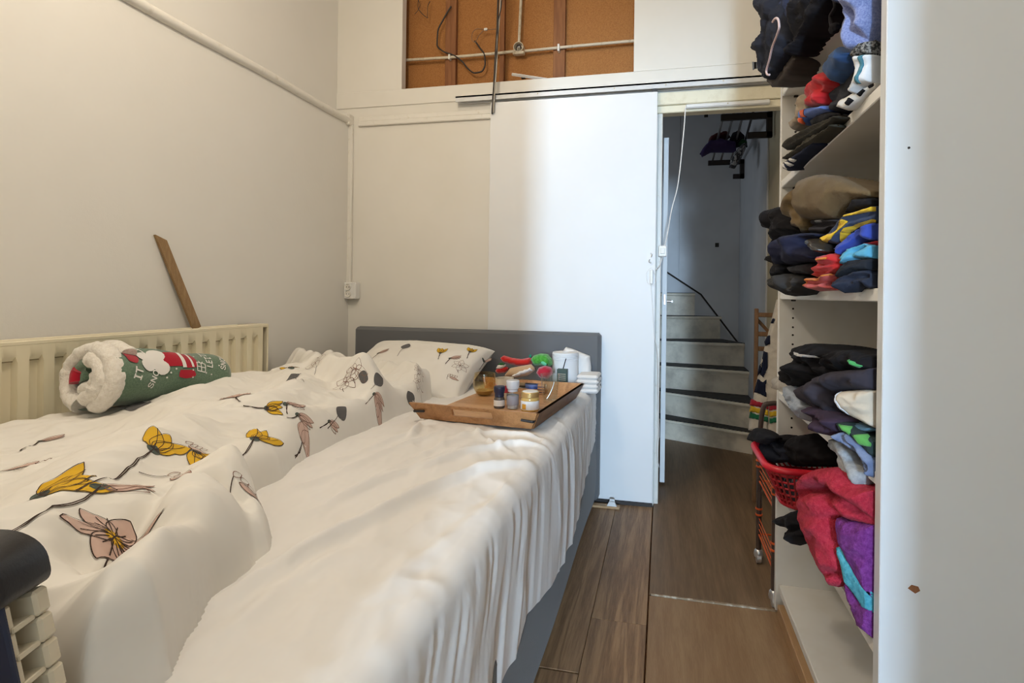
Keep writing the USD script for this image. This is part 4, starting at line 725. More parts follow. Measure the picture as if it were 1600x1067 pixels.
# ============================================================ rolled fleece blanket
GRN = mat('green_fleece', (.115, .185, .12), .95, (300, .5, .0015), (200, (.155, .235, .16), .4, .6), sheen=.4, spec=.1)
SHP = mat('sherpa', (.86, .82, .75), .98, (110, .7, .005), (90, (.78, .73, .65), .42, .6), sheen=.4, spec=.05)
RED_F = mat('red_fleece_print', (.42, .012, .03), .95, (300, .4, .001), sheen=.3, spec=.1)
WHT_F = mat('white_fleece_print', (.78, .76, .72), .95, (300, .4, .001), sheen=.3, spec=.1)
ba, bb = np.array([-1.60, 1.13, .845]), np.array([-1.575, 1.53, .79])
bax = (bb - ba); BL = np.linalg.norm(bax); bax /= BL; bN = np.array([0, 0, 1.]) - bax * bax[2]; bN /= np.linalg.norm(bN); bS = np.cross(bN, bax)   # bS points to the room (+X)
if bS[0] < 0: bS = -bS
def roll_r(t, a):
    e = np.clip((1 - t) / .16, 0, 1); r = (.100 - .016 * t) * np.sqrt(np.clip(1 - (1 - e) ** 2, 0, 1)) ** .8
    return r * (1 + .05 * np.sin(a * 2 + 1) + .03 * np.sin(3 * a + 9 * t)) + .004 * np.sin(14 * t + 2 * a)
def on_roll(t, a, off=0):
    """t along the roll, a angle: 0 towards the room, pi/2 up"""
    r = roll_r(t, a) + off
    return ba + np.multiply.outer(t * BL, bax) + (r * np.cos(a))[..., None] * bS + (r * np.sin(a) * .92)[..., None] * bN
tt, aa = np.meshgrid(np.linspace(.0, 1, 70), np.linspace(0, 2 * np.pi, 72, endpoint=False), indexing='ij')
bl = thing('fleece_blanket', 'rolled green festive fleece blanket with woolly lining, in front of the radiator', 'blanket')
rm = grid(on_roll(tt, aa), wrap_v=True)
if rm.volume < 0: rm.invert()
obj('fleece', rm, GRN, bl, smooth=80)
def fluffy(pts, r, n=14, seed=0, sm=60):
    m = tube(pts, r, n, sm); v = m.vertices; c = smoothline(pts, sm); m.vertices = v + .0  # woolly relief
    from scipy.spatial import cKDTree
    q = c[cKDTree(c).query(v)[1]]; m.vertices = q + (v - q) * (1 + .22 * (fbm(v, 55, seed, 3) - .5) * 2)[:, None]; return m
def ring_pts(r0, a0, a1, n, t=0., grow=0.): return [ba + bax * t + (r0 + grow * i / n) * (math.cos(a) * bS + .92 * math.sin(a) * bN) for i, a in enumerate(np.linspace(a0, a1, n))]
obj('woolly_rim', cat_([fluffy(ring_pts(.088, -1.2, 4.4, 40, .004), .0235, 14, 1, 90), fluffy(ring_pts(.098, .9, 2.3, 16, .045), .022, 14, 7, 40)]), SHP, bl, 'thick woolly rim of the roll', smooth=80)
obj('woolly_rim', fluffy(ring_pts(.060, -1.4, 1.5, 24, -.006), .024, 14, 2, 60), SHP, bl, smooth=80)
obj('woolly_rim', fluffy(ring_pts(.034, -1.9, .6, 18, .0), .022, 14, 3, 40), SHP, bl, smooth=80)
obj('inner_fold', cat_([fluffy(ring_pts(.052, 1.5, 2.6, 14, .008), .022, 12, 4, 30), fluffy(ring_pts(.03, 2.0, 3.6, 14, .014), .022, 12, 5, 30)]), GRN, bl, smooth=80)
obj('inner_print', fluffy(ring_pts(.046, 2.6, 3.5, 12, -.006), .016, 12, 6, 24), RED_F, bl, smooth=80)
def bend(m, t0, a0, off, flip=False, mx=.006, rot=0, sc=1.0):
    """flat print with x along the roll and y around it (metres), laid on the roll"""
    v = m.vertices[:, :2] * sc; c_, s_ = math.cos(rot), math.sin(rot); v = np.c_[v[:, 0] * c_ - v[:, 1] * s_, v[:, 0] * s_ + v[:, 1] * c_]
    vv, ff = trimesh.remesh.subdivide_to_size(np.c_[v, np.zeros(len(v))], m.faces, mx, max_iter=9)
    P = on_roll(np.clip(t0 + vv[:, 0] / BL, 0, 1), a0 + vv[:, 1] / .088, off); return P, ff
def blob(pts): return flat([np.asarray(smoothline(np.array(pts + pts[:1]), 40))[:-1]])
def disc(r, x=0, y=0, n=14): return [(x + r * math.cos(t), y + r * math.sin(t)) for t in np.linspace(0, 2 * np.pi, n + 1)[:-1]]
# plain red and white festive shapes: a stocking with a furry cuff, mitten, gift boxes, snow dots
obj('stocking_print', bend(blob([(0, .026), (.05, .030), (.085, .026), (.105, .030), (.112, .0), (.10, -.028), (.075, -.030), (.05, -.024), (.0, -.024)]), .33, .72, .0022), RED_F, bl, 'printed red stocking', smooth=True)
obj('stocking_print', bend(flat([disc(.030, 0, 0), disc(.024, .018, -.022), disc(.024, .016, .024), disc(.02, -.022, -.016), disc(.02, -.02, .018)]), .27, .66, .0032), WHT_F, bl, 'printed white fur tuft', smooth=True)
obj('stocking_print', bend(flat([[(.0, .03), (.012, .031), (.012, -.029), (.0, -.029)], [(.030, .029), (.038, .028), (.038, -.028), (.030, -.027)]]), .47, .72, .0032), WHT_F, bl, smooth=True)
obj('stocking_print', bend(blob([(-.022, .022), (.01, .026), (.018, 0), (.0, -.024), (-.02, -.018)]), .12, .78, .0028), RED_F, bl, smooth=True)
obj('stocking_print', bend(blob([(-.02, .012), (.02, .012), (.03, -.004), (.0, -.014), (-.024, -.006)]), .50, .17, .0026), RED_F, bl, smooth=True)
def gift(s): return strip([[(-s, -s), (s, -s)], [(s, -s), (s, s)], [(s, s), (-s, s)], [(-s, s), (-s, -s)], [(0, -s), (0, s)], [(-s, 0), (s, 0)], [(-s * .5, s * 1.5), (0, s), (s * .5, s * 1.5)]], .0032)
for t0, a0, s, r in ((.20, 1.30, .018, .1), (.63, .42, .015, -.2)):
    obj('gift_print', bend(gift(s), t0, a0, .0028, rot=r), WHT_F, bl, 'printed white gift outline', smooth=True)
obj('snow_print', (lambda L_: (np.vstack([v for v, f in L_]), np.vstack([f + sum(len(L_[j][0]) for j in range(i)) for i, (v, f) in enumerate(L_)])))([bend(flat([disc(.0028)]), t0, a0, .0026) for t0, a0 in ((.25, 1.08), (.36, 1.3), (.42, .35), (.38, .22), (.55, .30), (.62, .95), (.70, 1.02), (.76, .9), (.80, .50), (.72, .14), (.47, 1.25), (.30, .32), (.35, .05), (.55, .05), (.67, .2))]), WHT_F, bl, smooth=True)
for wd, t0, a0, hgt, rt_ in (('LET', .735, .37, .021, 1.32), ('IT', .745, 1.00, .019, 1.3), ('SNOW', .845, .28, .018, 1.25), ('IT', .14, -.02, .022, 1.3), ('SNOW', .24, -.30, .018, 1.2)):
    tm = meshkit.text_mesh(wd, hgt, .001, True); f_ = tm.faces[(np.abs(tm.face_normals[:, 2]) > .9) & (tm.triangles_center[:, 2] > .0006)]; tm2 = trimesh.Trimesh(tm.vertices, f_, process=True)
    obj('lettering', bend(tm2, t0, a0, .003, rot=rt_ - .0, mx=.004), WHT_F, bl, 'printed white lettering', smooth=True)
# ============================================================ tray and what stands on it
TZ = MZ + .018
t0_, t1_, t2_ = onz(649, 630, .702), onz(856, 648, .702), onz(902, 598, .702)
TC = (t0_ + t2_) / 2; TW = np.linalg.norm((t1_ - t0_)[:2]); TD = np.linalg.norm((t2_ - t1_)[:2]); TA = math.degrees(math.atan2((t1_ - t0_)[1], (t1_ - t0_)[0]))
tr = thing('serving_tray', 'wooden serving tray with handle slots lying on the white sheet', 'tray', (TC[0], TC[1], TZ), TA)
TW, TD = TW - .01, TD - .02; hT = .062; fl_ = .030
def slanted(x0, x1, y, side, hole=True):
    """tray wall: outline in (along, up) leaned outwards; side -1 front +1 back"""
    out = Polygon([(x0 - fl_, hT), (x1 + fl_, hT), (x1, 0), (x0, 0)])
    if hole: out = out.difference(sbox(-.075, .028, .075, .046).buffer(.004))
    m = prism(out, .013, 'xz', 0); v = m.vertices.copy(); v[:, 1] = (y + side * (v[:, 2] / hT * fl_)) + (v[:, 1] - .0065); m.vertices = v; return m
w2, d2_ = TW / 2 - fl_, TD / 2 - fl_
obj('front_side', slanted(-w2, w2, -d2_, -1), M['tray'], tr); obj('back_side', slanted(-w2, w2, d2_, 1), M['tray'], tr)
for s in (-1, 1):
    m = slanted(-d2_, d2_, -w2, -1, False); v = m.vertices.copy(); m.vertices = np.c_[-s * v[:, 1] * -1 if s < 0 else -v[:, 1], v[:, 0], v[:, 2]]
    if m.volume < 0: m.invert()
    obj('side', m, M['tray'], tr)
obj('tray_base', box(-w2 - .002, w2 + .002, -d2_ - .002, d2_ + .002, .0, .010, .002), M['tray_base'], tr)
for sx in (-1, 1):
    obj('corner_bracket', cat_([tube([[sx * (w2 + fl_ * .4), -d2_ - fl_ * .62 - .008, .030], [sx * (w2 + fl_ * .35) - sx * .04, -d2_ - fl_ * .66 - .010, .034]], .0045, 8), tube([[sx * (w2 + fl_ * .42), -d2_ - fl_ * .62 - .008, .030], [sx * (w2 + fl_ * .5) + sx * .004, -d2_ + .02, .040]], .0045, 8)]), M['black'], tr)
TB = TZ + .0105
def at_tray(x, y): return onz(x, y, TB)
def put(name, label, cat, px): p = at_tray(*px); return thing(name, label, cat, p)
GL = glass('clear_glass', (.96, .98, .97)); GA = glass('amber_glass', (.95, .89, .72)); 
tb = put('glass_bowl', 'amber tinted stemless glass on the wooden tray near the pillow', 'glass', (757, 617))
obj('bowl', lathe([(0, 0), (.028, 0), (.040, .012), (.050, .035), (.0515, .06), (.046, .098), (.0445, .098), (.0495, .06), (.048, .036), (.038, .014), (.026, .004), (0, .004)], 40), GA, tb)
obj('drink_rest', lathe([(0, .005), (.026, .005), (.037, .015), (.040, .022), (0, .022)], 32), mat('tea_rest', (.50, .36, .15), .2), tb)
pg = put('pepper_grinder', 'small pepper grinder with a dark blue cap on the tray', 'grinder', (780, 637))
obj('bottle', lathe([(0, 0), (.020, 0), (.0215, .003), (.0215, .034), (.018, .044), (0, .044)], 32), mat('pepper_glass', (.10, .085, .075), .15, spec=.8), pg)
obj('label', lathe([(.0218, .010), (.0219, .011), (.0219, .032), (.0218, .033)], 32), M['white'], pg)
obj('cap', lathe([(0, .044), (.017, .044), (.019, .046), (.0185, .058), (.021, .064), (.0225, .075), (.0225, .082), (.020, .086), (0, .086)], 32), mat('navy_plastic', (.018, .026, .07), .35), pg)
sg = put('salt_grinder', 'clear salt grinder beside the blue capped pepper grinder', 'grinder', (801, 638))
obj('bottle', lathe([(0, 0), (.022, 0), (.024, .004), (.024, .060), (.020, .068), (0, .068)], 32), GL, sg)
obj('salt', lathe([(0, .002), (.0205, .002), (.0205, .050), (0, .052)], 24), mat('salt_grains', (.62, .60, .60), .8, (300, .8, .003)), sg)
obj('label', lathe([(.0243, .016), (.0244, .017), (.0244, .052), (.0243, .053)][:], 32), mat('grey_label', (.30, .28, .30), .5), sg)
obj('cap', lathe([(0, .068), (.020, .068), (.020, .076), (.024, .080), (.026, .092), (.026, .108), (.023, .112), (0, .112)], 32), mat('frosted_cap', (.62, .62, .63), .3, spec=.7), sg)
hj = put('honey_jar', 'honey jar with a gold lid and white label on the tray', 'jar', (828, 641))
obj('jar_glass', lathe([(0, 0), (.033, 0), (.036, .005), (.036, .046), (.032, .053), (0, .053)], 40), mat('honey', (.62, .40, .12), .15, spec=.8), hj)
obj('jar_label', lathe([(.0363, .008), (.0364, .009), (.0364, .040), (.0363, .041)], 40), M['white'], hj)
obj('label_picture', cat_([grid(np.array([[(.0369 * math.cos(a), .0369 * math.sin(a), z) for z in (.010, .030)] for a in np.linspace(-2.25, -1.75, 8)]))]), mat('label_amber', (.62, .30, .03), .5), hj)
obj('lid', cat_([lathe([(0, .074), (.033, .074), (.035, .072), (.035, .054), (.033, .054), (0, .054)][::-1], 40)]), mat('gold_lid', (.72, .50, .20), .3, metal=.7), hj)
obj('lid_top', lathe([(0, .0741), (.030, .0741), (.029, .0755), (0, .076)], 40), M['white'], hj)
gt = put('drinking_glass', 'tall ribbed clear drinking glass at the right side of the tray', 'glass', (859, 628))
n_ = 48; a_ = np.linspace(0, 2 * np.pi, n_, endpoint=False); rr = 1 + .03 * np.cos(a_ * 8)
Pg = [[(r * q * math.cos(t), r * q * math.sin(t), z) for t, q in zip(a_, rr)] for r, z in ((.001, 0), (.028, 0), (.030, .004), (.033, .04), (.037, .08), (.040, .118), (.0385, .118), (.035, .08), (.031, .04), (.027, .012), (.001, .012))]
mg = grid(np.array(Pg), wrap_v=True); mg.invert(); obj('tumbler', mg, GL, gt, smooth=50)
obj('teaspoon', cat_([tube([[-.012, -.004, .014], [.010, .006, .06], [.016, .008, .085]], .0022, 8, 12)]), M['alu'], gt)
mg2 = put('mug', 'cream mug behind the grinders on the tray', 'mug', (788, 622))
obj('cup', lathe([(0, 0), (.034, 0), (.037, .004), (.040, .088), (.038, .088), (.035, .008), (0, .008)], 36), mat('cream_ceramic', (.66, .58, .45), .3), mg2)
obj('red_band', lathe([(.0395, .03), (.0399, .031), (.0404, .060), (.0400, .061)], 36), mat('red_band_glaze', (.45, .04, .07), .35), mg2)
lt = put('tin', 'small blue flat tin on the tray behind the honey jar', 'tin', (833, 610))
obj('tin_body', lathe([(0, 0), (.036, 0), (.037, .002), (.037, .024), (.036, .026), (0, .026)], 36), mat('blue_tin', (.05, .10, .32), .3), lt)
obj('tin_lid', lathe([(0, .0262), (.0375, .0262), (.0385, .022), (.0385, .030), (.036, .033), (0, .033)], 36), mat('blue_tin_lid', (.12, .18, .42), .3), lt)
cg = put('card_box', 'small tan patterned box between the blue tin and the drinking glass', 'box', (846, 616))
obj('carton', box(-.016, .016, -.012, .012, 0, .046, .002), mat('tan_carton', (.50, .27, .12), .6), cg); obj('carton_stripes', cat_([box(-.0163, .0163, -.0124, -.0118, z, z + .005) for z in (.008, .02, .032)]), mat('carton_dark', (.14, .09, .10), .6), cg)
def dish(prof, **k): return lathe(prof, 36, **k)
pl_ = put('plate', 'shallow tan plate at the back of the tray behind the honey jar', 'plate', (822, 604))
obj('rim', dish([(0, .004), (.05, .004), (.075, .016), (.077, .018), (.074, .019), (.05, .009), (0, .008)]), mat('plate_tan', (.42, .30, .17), .5), pl_)
# ---- by the pillow, behind the tray
SBZ = MZ + .012
def stand(name, label, cat, px, Y): p = ony(*px, Y); p[2] = max(p[2], SBZ); return thing(name, label, cat, p), p
k1, p1 = stand('paper_roll', 'white paper towel roll standing behind the tray by the headboard', 'paper roll', (883, 596), 2.44)
r1 = .5 * 40 * (p1 @ fw) / F; h1 = 46 * (p1 @ fw) / F
obj('roll', lathe([(0, 0), (r1, 0), (r1 + .001, .003), (r1 + .001, h1 - .003), (r1, h1), (r1 * .3, h1), (r1 * .3, h1 - .03), (0, h1 - .03)], 48), mat('paper_white', (.80, .80, .80), .9, (120, .2, .001)), k1)
obj('embossing', cat_([lathe([(r1 + .001, z), (r1 + .0024, z + .001), (r1 + .0024, z + .003), (r1 + .001, z + .004)], 48) for z in np.arange(h1 - .036, h1 - .004, .008)]), mat('paper_band', (.76, .77, .79), .9), k1)
def ypuff(name, label, cat, px, col, Y, **k):
    t = thing(name, label, cat); obj('body', puff_mesh(px, Y, Y, plane='y', **k), col if not isinstance(col, tuple) else fab(col), t, smooth=70); return t
ypuff('cushion', 'white cushion leaning on the right end of the headboard', 'cushion', [(880, 548), (884, 542), (895, 545), (922, 556), (924, 575), (922, 596), (884, 598)], M['sheet'], 2.50, th=.03, depth=.035, wr=.004, seed=70)
fb = thing('folded_cloth', 'folded white cloth block at the right end of the bed head', 'cloth')
for i in range(4):
    a_f, b_f = ony(899, 600, 2.36), ony(935, 600, 2.36)
    obj('fold', box(a_f[0] + .003 * (i % 2), b_f[0] - .002 * (i % 2), 2.36, 2.50, MZ + .008 + i * .022, MZ + .008 + (i + 1) * .022 - .001, .009), M['sheet'], fb)
YB = 2.36
PLR = mat('red_plush', (.62, .025, .02), .9, (400, .4, .001), sheen=.4, spec=.1); PLG = mat('green_plush', (.055, .30, .03), .95, (160, .8, .005), (90, (.10, .42, .06), .4, .6), sheen=.4, spec=.1)
ch = ypuff('plush_pepper', 'red stuffed toy chili pepper lying behind the tray', 'stuffed toy', [(782, 559), (787, 555), (800, 559), (815, 561), (830, 558), (834, 566), (828, 572), (812, 573), (797, 569), (785, 565)], PLR, YB, th=.03, depth=.03, wr=.002, seed=71)
ypuff('plush_broccoli', 'green stuffed toy vegetable head beside the red stuffed pepper', 'stuffed toy', [(829, 562), (834, 555), (845, 552), (856, 553), (863, 561), (864, 570), (856, 574), (846, 571), (836, 573)], PLG, YB - .03, th=.035, depth=.04, wr=.012, freq=40, seed=72)
obj('leaf', puff_mesh([(843, 566), (849, 564), (856, 570), (851, 572)], YB - .075, plane='y', th=.006, depth=.004, wr=0, seed=1), mat('mint_felt', (.12, .50, .28), .9), stage.GetPrimAtPath('/World/plush_broccoli'), 'mint green felt leaf')
obj('leaf', puff_mesh([(826, 555), (830, 553), (831, 559), (827, 559)], YB - .04, plane='y', th=.006, depth=.004, wr=0, seed=1), mat('mint_felt2', (.03, .30, .20), .9), stage.GetPrimAtPath('/World/plush_broccoli'))
sw_ = ypuff('plush_sandwich', 'tan and white stuffed toy sandwich in front of the red pepper toy', 'stuffed toy', [(787, 588), (797, 575), (812, 572), (830, 569), (838, 577), (825, 587), (808, 590)], mat('tan_plush', (.55, .36, .20), .9, (400, .4, .001), sheen=.3, spec=.1), YB - .10, th=.022, depth=.03, wr=.003, seed=73)
obj('white_filling', puff_mesh([(797, 587), (812, 579), (830, 573), (833, 579), (818, 586), (802, 590)], YB - .113, plane='y', th=.016, depth=.01, wr=.002, seed=4), M['sheet'], sw_, 'white felt filling', smooth=70)
ypuff('plush_tomato', 'round dark red stuffed toy behind the drinking glass', 'stuffed toy', [(838, 582), (842, 574), (852, 571), (862, 574), (864, 584), (856, 592), (843, 590)], mat('dark_red_plush', (.42, .02, .04), .9, (400, .4, .001), sheen=.4, spec=.1), YB - .12, th=.03, depth=.04, wr=.003, seed=74)
mp_ = ypuff('plush_melon', 'red white and green stuffed toy slice against the pillow', 'stuffed toy', [(774, 580), (778, 570), (786, 568), (796, 576), (790, 582), (778, 584)], PLR, YB - .05, th=.016, depth=.03, wr=.002, seed=75)
obj('rind', puff_mesh([(774, 577), (779, 568), (788, 567), (792, 572), (784, 577)], YB - .062, plane='y', th=.014, depth=.01, wr=.001, seed=75), M['sheet'], mp_, 'white and green rind', smooth=70)
obj('rind_edge', puff_mesh([(777, 570), (782, 566), (790, 568), (786, 572)], YB - .072, plane='y', th=.010, depth=.01, wr=.001, seed=75), mat('rind_green', (.03, .14, .04), .9), mp_, smooth=70)
ks, pks = stand('tea_box', 'dark green box with a black stick standing in front of the paper roll', 'box', (879, 598), 2.37)
sc_ = (pks @ fw) / F
obj('carton', box(-8 * sc_, 8 * sc_, -.02, .02, 0, 22 * sc_, .002), mat('green_carton', (.05, .085, .07), .5), ks); obj('stick', tube([[0, 0, 20 * sc_], [5 * sc_, 0, 38 * sc_]], .0022, 8), M['black'], ks)
obj('printed_lines', cat_([box(-6 * sc_, 6 * sc_, -.0206, -.0198, z * sc_, (z + 1) * sc_) for z in (5, 8, 11, 14)]), M['pipe'], ks)
# ============================================================ laundry basket on the fifth shelf
RB = mat('red_plastic', (.60, .012, .028), .35)
bk = thing('laundry_basket', 'red plastic lattice laundry basket full of black clothes on the fifth shelf', 'laundry basket')
bxa, bxb, bya, byb = .300, .70, 1.50, 1.79; bz0, bz1 = SH['E'] + .030, .610
def rrect(x0, x1, y0, y1, r, n=9):
    P = []
    for cx_, cy_, a0 in ((x1 - r, y1 - r, 0), (x0 + r, y1 - r, 90), (x0 + r, y0 + r, 180), (x1 - r, y0 + r, 270)):
        P += [(cx_ + r * math.cos(math.radians(a0 + a)), cy_ + r * math.sin(math.radians(a0 + a))) for a in np.linspace(0, 90, n)]
    return np.array(P)
ring_top, ring_bot = rrect(bxa, bxb, bya, byb, .06, 12), rrect(bxa + .075, bxb - .02, bya + .13, byb - .02, .05, 12)
def resample(R_, n):
    l = LineString(np.vstack([R_, R_[:1]])); return np.array([l.interpolate(i / n, normalized=True).coords[0] for i in range(n)])
NB = 64; rt_, rb_ = resample(ring_top, NB), resample(ring_bot, NB)
def wallp(i, s): p = rb_[i % NB] * (1 - s) + rt_[i % NB] * s; return np.array([p[0], p[1], bz0 + (bz1 - bz0) * s])
rim = [np.array([*p, bz1]) for p in rt_]
obj('rim', tube(np.array(rim + rim[:2]), .0105, 10), RB, bk, smooth=60)
obj('bottom', prism(Polygon(rb_), .006, 'xy', bz0), RB, bk); obj('bottom_band', tube(np.array([wallp(i, .03) for i in range(NB + 2)]), .008, 8), RB, bk, smooth=60)
for s in np.linspace(.16, .86, 5): obj('lattice_ring', tube(np.array([wallp(i, s) for i in range(NB + 2)]), .0034, 6), RB, bk, smooth=60)
for i in range(NB):
    big = i % 16 == 6
    obj('corner_rib' if big else 'lattice_bar', tube(np.array([wallp(i, s) for s in (0, .5, 1)]), .010 if big else .0032, 6), RB, bk, smooth=60)
garment('pair_of_socks', 'black rolled socks at the far left corner of the red basket', 'socks', c7([(45, 742), (50, 690), (80, 668), (120, 680), (185, 730), (135, 765), (70, 752)]), BLK, .312, .345, th=.018, seed=80, wr=.016, depth=.05)
garment('t_shirt', 'dark navy t-shirt roll in front in the red basket', 't-shirt', c7([(85, 755), (110, 720), (200, 740), (260, 800), (262, 862), (180, 868), (110, 822)]), (.02, .023, .035), .33, .385, th=.022, seed=81, wr=.018, depth=.1, creases=[(c7([(110, 740), (190, 770), (230, 830)]), -.016, .007)])
garment('pair_of_socks', 'balled black socks in the middle of the red basket', 'socks', c7([(192, 742), (215, 710), (255, 706), (280, 740), (262, 780), (220, 775)]), BLK, .375, .40, th=.02, seed=82, depth=.06)
garment('sweatshirt', 'large black sweatshirt filling the right half of the red basket', 'sweatshirt', c7([(245, 775), (300, 715), (400, 700), (470, 755), (562, 830), (552, 888), (300, 885), (258, 850)]), BLK, .39, .50, th=.03, seed=83, wr=.022, depth=.10)
garment('shirt', 'dark shirt with small white print inside the red basket lattice', 'shirt', [(1206, 738), (1240, 742), (1275, 742), (1275, 788), (1225, 788)], mat('print_shirt', (.03, .03, .04), .9, None, (55, (.40, .40, .45), .60, .64)), .385, .44, th=.008, seed=84, depth=.06)
# ============================================================ wire trolley between bookcase and far wall
tl_ = thing('wire_trolley', 'orange wire trolley on castors between the bookcase and the doorway', 'trolley')
ORG = mat('orange_wire', (.62, .10, .02), .4); BRN = mat('brown_tube', (.07, .045, .035), .4)
X0, X1, Y0, Y1 = .402, .71, 1.895, 2.19
for (x_, y_) in ((X0, Y0), (X0, Y1), (X1, Y0), (X1, Y1)):
    lg = obj('post', tube([[x_, y_, .055], [x_, y_, .53]], .011, 10), BRN, tl_, smooth=60)
    obj('castor', cat_([lathe([(0, 0), (.017, 0), (.019, .010), (.017, .024), (.010, .032), (0, .032)], 16).apply_translation([x_, y_, .026]), trimesh.creation.cylinder(.021, .018, sections=24).apply_transform(trimesh.transformations.rotation_matrix(np.pi / 2, [0, 1, 0])).apply_translation([x_, y_ - .004, .021])]), M['alu'], lg, 'chrome castor', smooth=50)
    for z in (.20, .225, .40, .425, .45): obj('collar', lathe([(.011, -.004), (.0145, -.003), (.0145, .003), (.011, .004)], 12, (x_, y_, z)), ORG, lg)
for z in (.12, .34, .49):
    fr = np.array([[X0, Y0, z], [X0, Y1, z], [X1, Y1, z], [X1, Y0, z], [X0, Y0, z], [X0, Y1, z]])
    obj('shelf_frame', cat_([tube(fr[i:i + 2], .0038, 8) for i in range(4)]), ORG, tl_, smooth=60)
    for x_ in np.linspace(X0 + .03, X1 - .03, 9): obj('shelf_wire', tube([[x_, Y0, z], [x_, Y1, z]], .0022, 6), ORG, tl_, smooth=60)
    for k in (1, 2, 3):
        obj('guard_wire', cat_([tube([[X0, Y0, z + .022 * k], [X0, Y1, z + .022 * k]], .0022, 6)]), ORG, tl_, smooth=60)
obj('handle', tube([[.50, Y1, .53], [.50, Y1 + .005, .60], [.46, Y1, .665], [.42, Y1 - .01, .66], [.405, Y1 - .01, .60], [.402, Y1, .53]], .010, 10, 40), BRN, tl_, smooth=60)
# ============================================================ wooden rack with the striped towel in the hall
rk = thing('towel_rack', 'brown wooden ladder rack standing right inside the doorway', 'rack')
ry = 2.84
rx0 = ony(1181, 560, ry)[0]; rtop = ony(1183, 482, ry)[2]
obj('post', box(rx0 - .010, rx0 + .010, ry - .012, ry + .012, .0, rtop, .003), M['rackwood'], rk); obj('post', box(.630, .650, ry - .012, ry + .012, .0, rtop + .1, .003), M['rackwood'], rk)
for py in (492, 522, 545, 585, 640): obj('rung', box(rx0, .64, ry - .009, ry + .009, ony(1195, py, ry)[2] - .012, ony(1195, py, ry)[2] + .012, .003), M['rackwood'], rk)
obj('cross_brace', tube([[rx0 + .01, ry + .03, ony(1190, 500, ry)[2]], [.60, ry + .03, ony(1190, 530, ry)[2]]], .009, 8), M['rackwood'], rk)
tw = thing('striped_towel', 'black and cream towel with red yellow green bands hanging on the wooden rack', 'towel')
TWM = mat('cream_terry', (.66, .60, .51), .95, (220, .6, .003), sheen=.3, spec=.1)
Yt = 2.76
def tpuff(px, dy, th, **k): return puff_mesh(px, Yt + dy, Yt + dy, plane='y', th=th, depth=.006, **k)
kk = dict(wr=.010, freq=9, R=.02, seed=90, step=2.2)
lo = [(1216, 470), (1212, 470), (1203, 510), (1190, 560), (1180, 610), (1172, 640), (1170, 655), (1200, 660), (1216, 655)]
obj('cloth', tpuff([(1222, 466), (1213, 468), (1204, 505), (1190, 560), (1179, 610), (1171, 655), (1188, 662), (1204, 664), (1222, 667)], 0, .018, **kk), TWM, tw, smooth=70)
obj('cloth', tpuff([(1171, 655), (1179, 612), (1201, 618), (1200, 680), (1183, 675), (1169, 672)], -.003, .019, **kk), TWM, tw, smooth=70)
obj('cloth', tpuff([(1200, 625), (1222, 622), (1222, 692), (1206, 688), (1198, 672)], -.006, .018, **kk), TWM, tw, smooth=70)
def band(y0, y1, c, lab):
    obj('band', tpuff([(1173.5 - (y0 - 622) * .07, y0), (1200.5, y0 + 7), (1200.5, y1 + 7.5), (1171.5 - (y1 - 622) * .05, y1)], -.006, .0205, **{**kk, 'R': .006, 'step': 1.5}), fab(c), tw, lab, smooth=70)
    obj('band', tpuff([(1200.5, y0 + 9), (1221, y0 + 6), (1221, y1 + 6), (1200.5, y1 + 9)], -.010, .0205, **{**kk, 'R': .006, 'step': 1.5}), fab(c), tw, smooth=70)
band(623, 633, (.42, .03, .05), 'red band'); band(633, 643, (.70, .45, .03), 'yellow band'); band(643, 653, (.02, .15, .07), 'green band')
for q in ([(1207, 497), (1211, 497), (1208, 507), (1204, 505)], [(1199, 525), (1204, 522), (1203, 538), (1196, 541), (1194, 534)], [(1193, 548), (1200, 550), (1199, 575), (1192, 592), (1186, 585), (1190, 565)], [(1184, 590), (1190, 596), (1198, 590), (1196, 606), (1198, 622), (1186, 616), (1178, 613)], [(1186, 572), (1190, 566), (1188, 582), (1183, 588)]):
    obj('black_patch', tpuff(q, -.004, .0205, **{**kk, 'R': .006, 'step': 1.5}), fab(NVY), tw, 'black woven patch', smooth=70)
# ============================================================ coat rack on the hall wall
cr = thing('coat_rack', 'dark wooden hat rack with metal bars on the right hall wall above the stairs', 'coat rack')
DK = mat('dark_wood', (.022, .016, .014), .5); BAR = mat('rack_bar', (.30, .27, .24), .3, metal=.8)
rXw = HX - .013
for Yb, (xl, xm) in ((3.30, (1126, 1167)), (4.40, (1107, 1146))):
    xa_, xb_ = ony(xl, 200, Yb)[0], ony(xm, 220, Yb)[0]; zt_ = 2.265
    obj('bracket', cat_([box(xa_, rXw, Yb - .012, Yb + .012, zt_ - .045, zt_ - .005, .003), box(rXw - .036, rXw, Yb - .012, Yb + .012, zt_ - .165, zt_ - .005, .003), box(xb_, rXw, Yb - .012, Yb + .012, zt_ - .165, zt_ - .127, .003)]), DK, cr)
for xa, xb in ((1114, 1130), (1127, 1146), (1143, 1161), (1157, 1176)):
    obj('bar', tube([[ony(xa, 242, 4.40)[0], 4.42, 2.265], [ony(xb, 201, 3.30)[0], 3.28, 2.265]], .008, 8), BAR if xa < 1150 else DK, cr, smooth=60)
rY = 4.05
def hpuff(name, label, cat, px, c, Y, **k): return ypuff(name, label, cat, px, c, Y, **k)
hpuff('scarf', 'dark purple scarf draped over the hall hat rack', 'scarf', [(1093, 241), (1098, 232), (1108, 222), (1125, 219), (1150, 222), (1150, 236), (1130, 236), (1112, 236), (1098, 244)], (.06, .04, .12), rY - .2, th=.05, depth=.1, wr=.03, freq=9, seed=95)
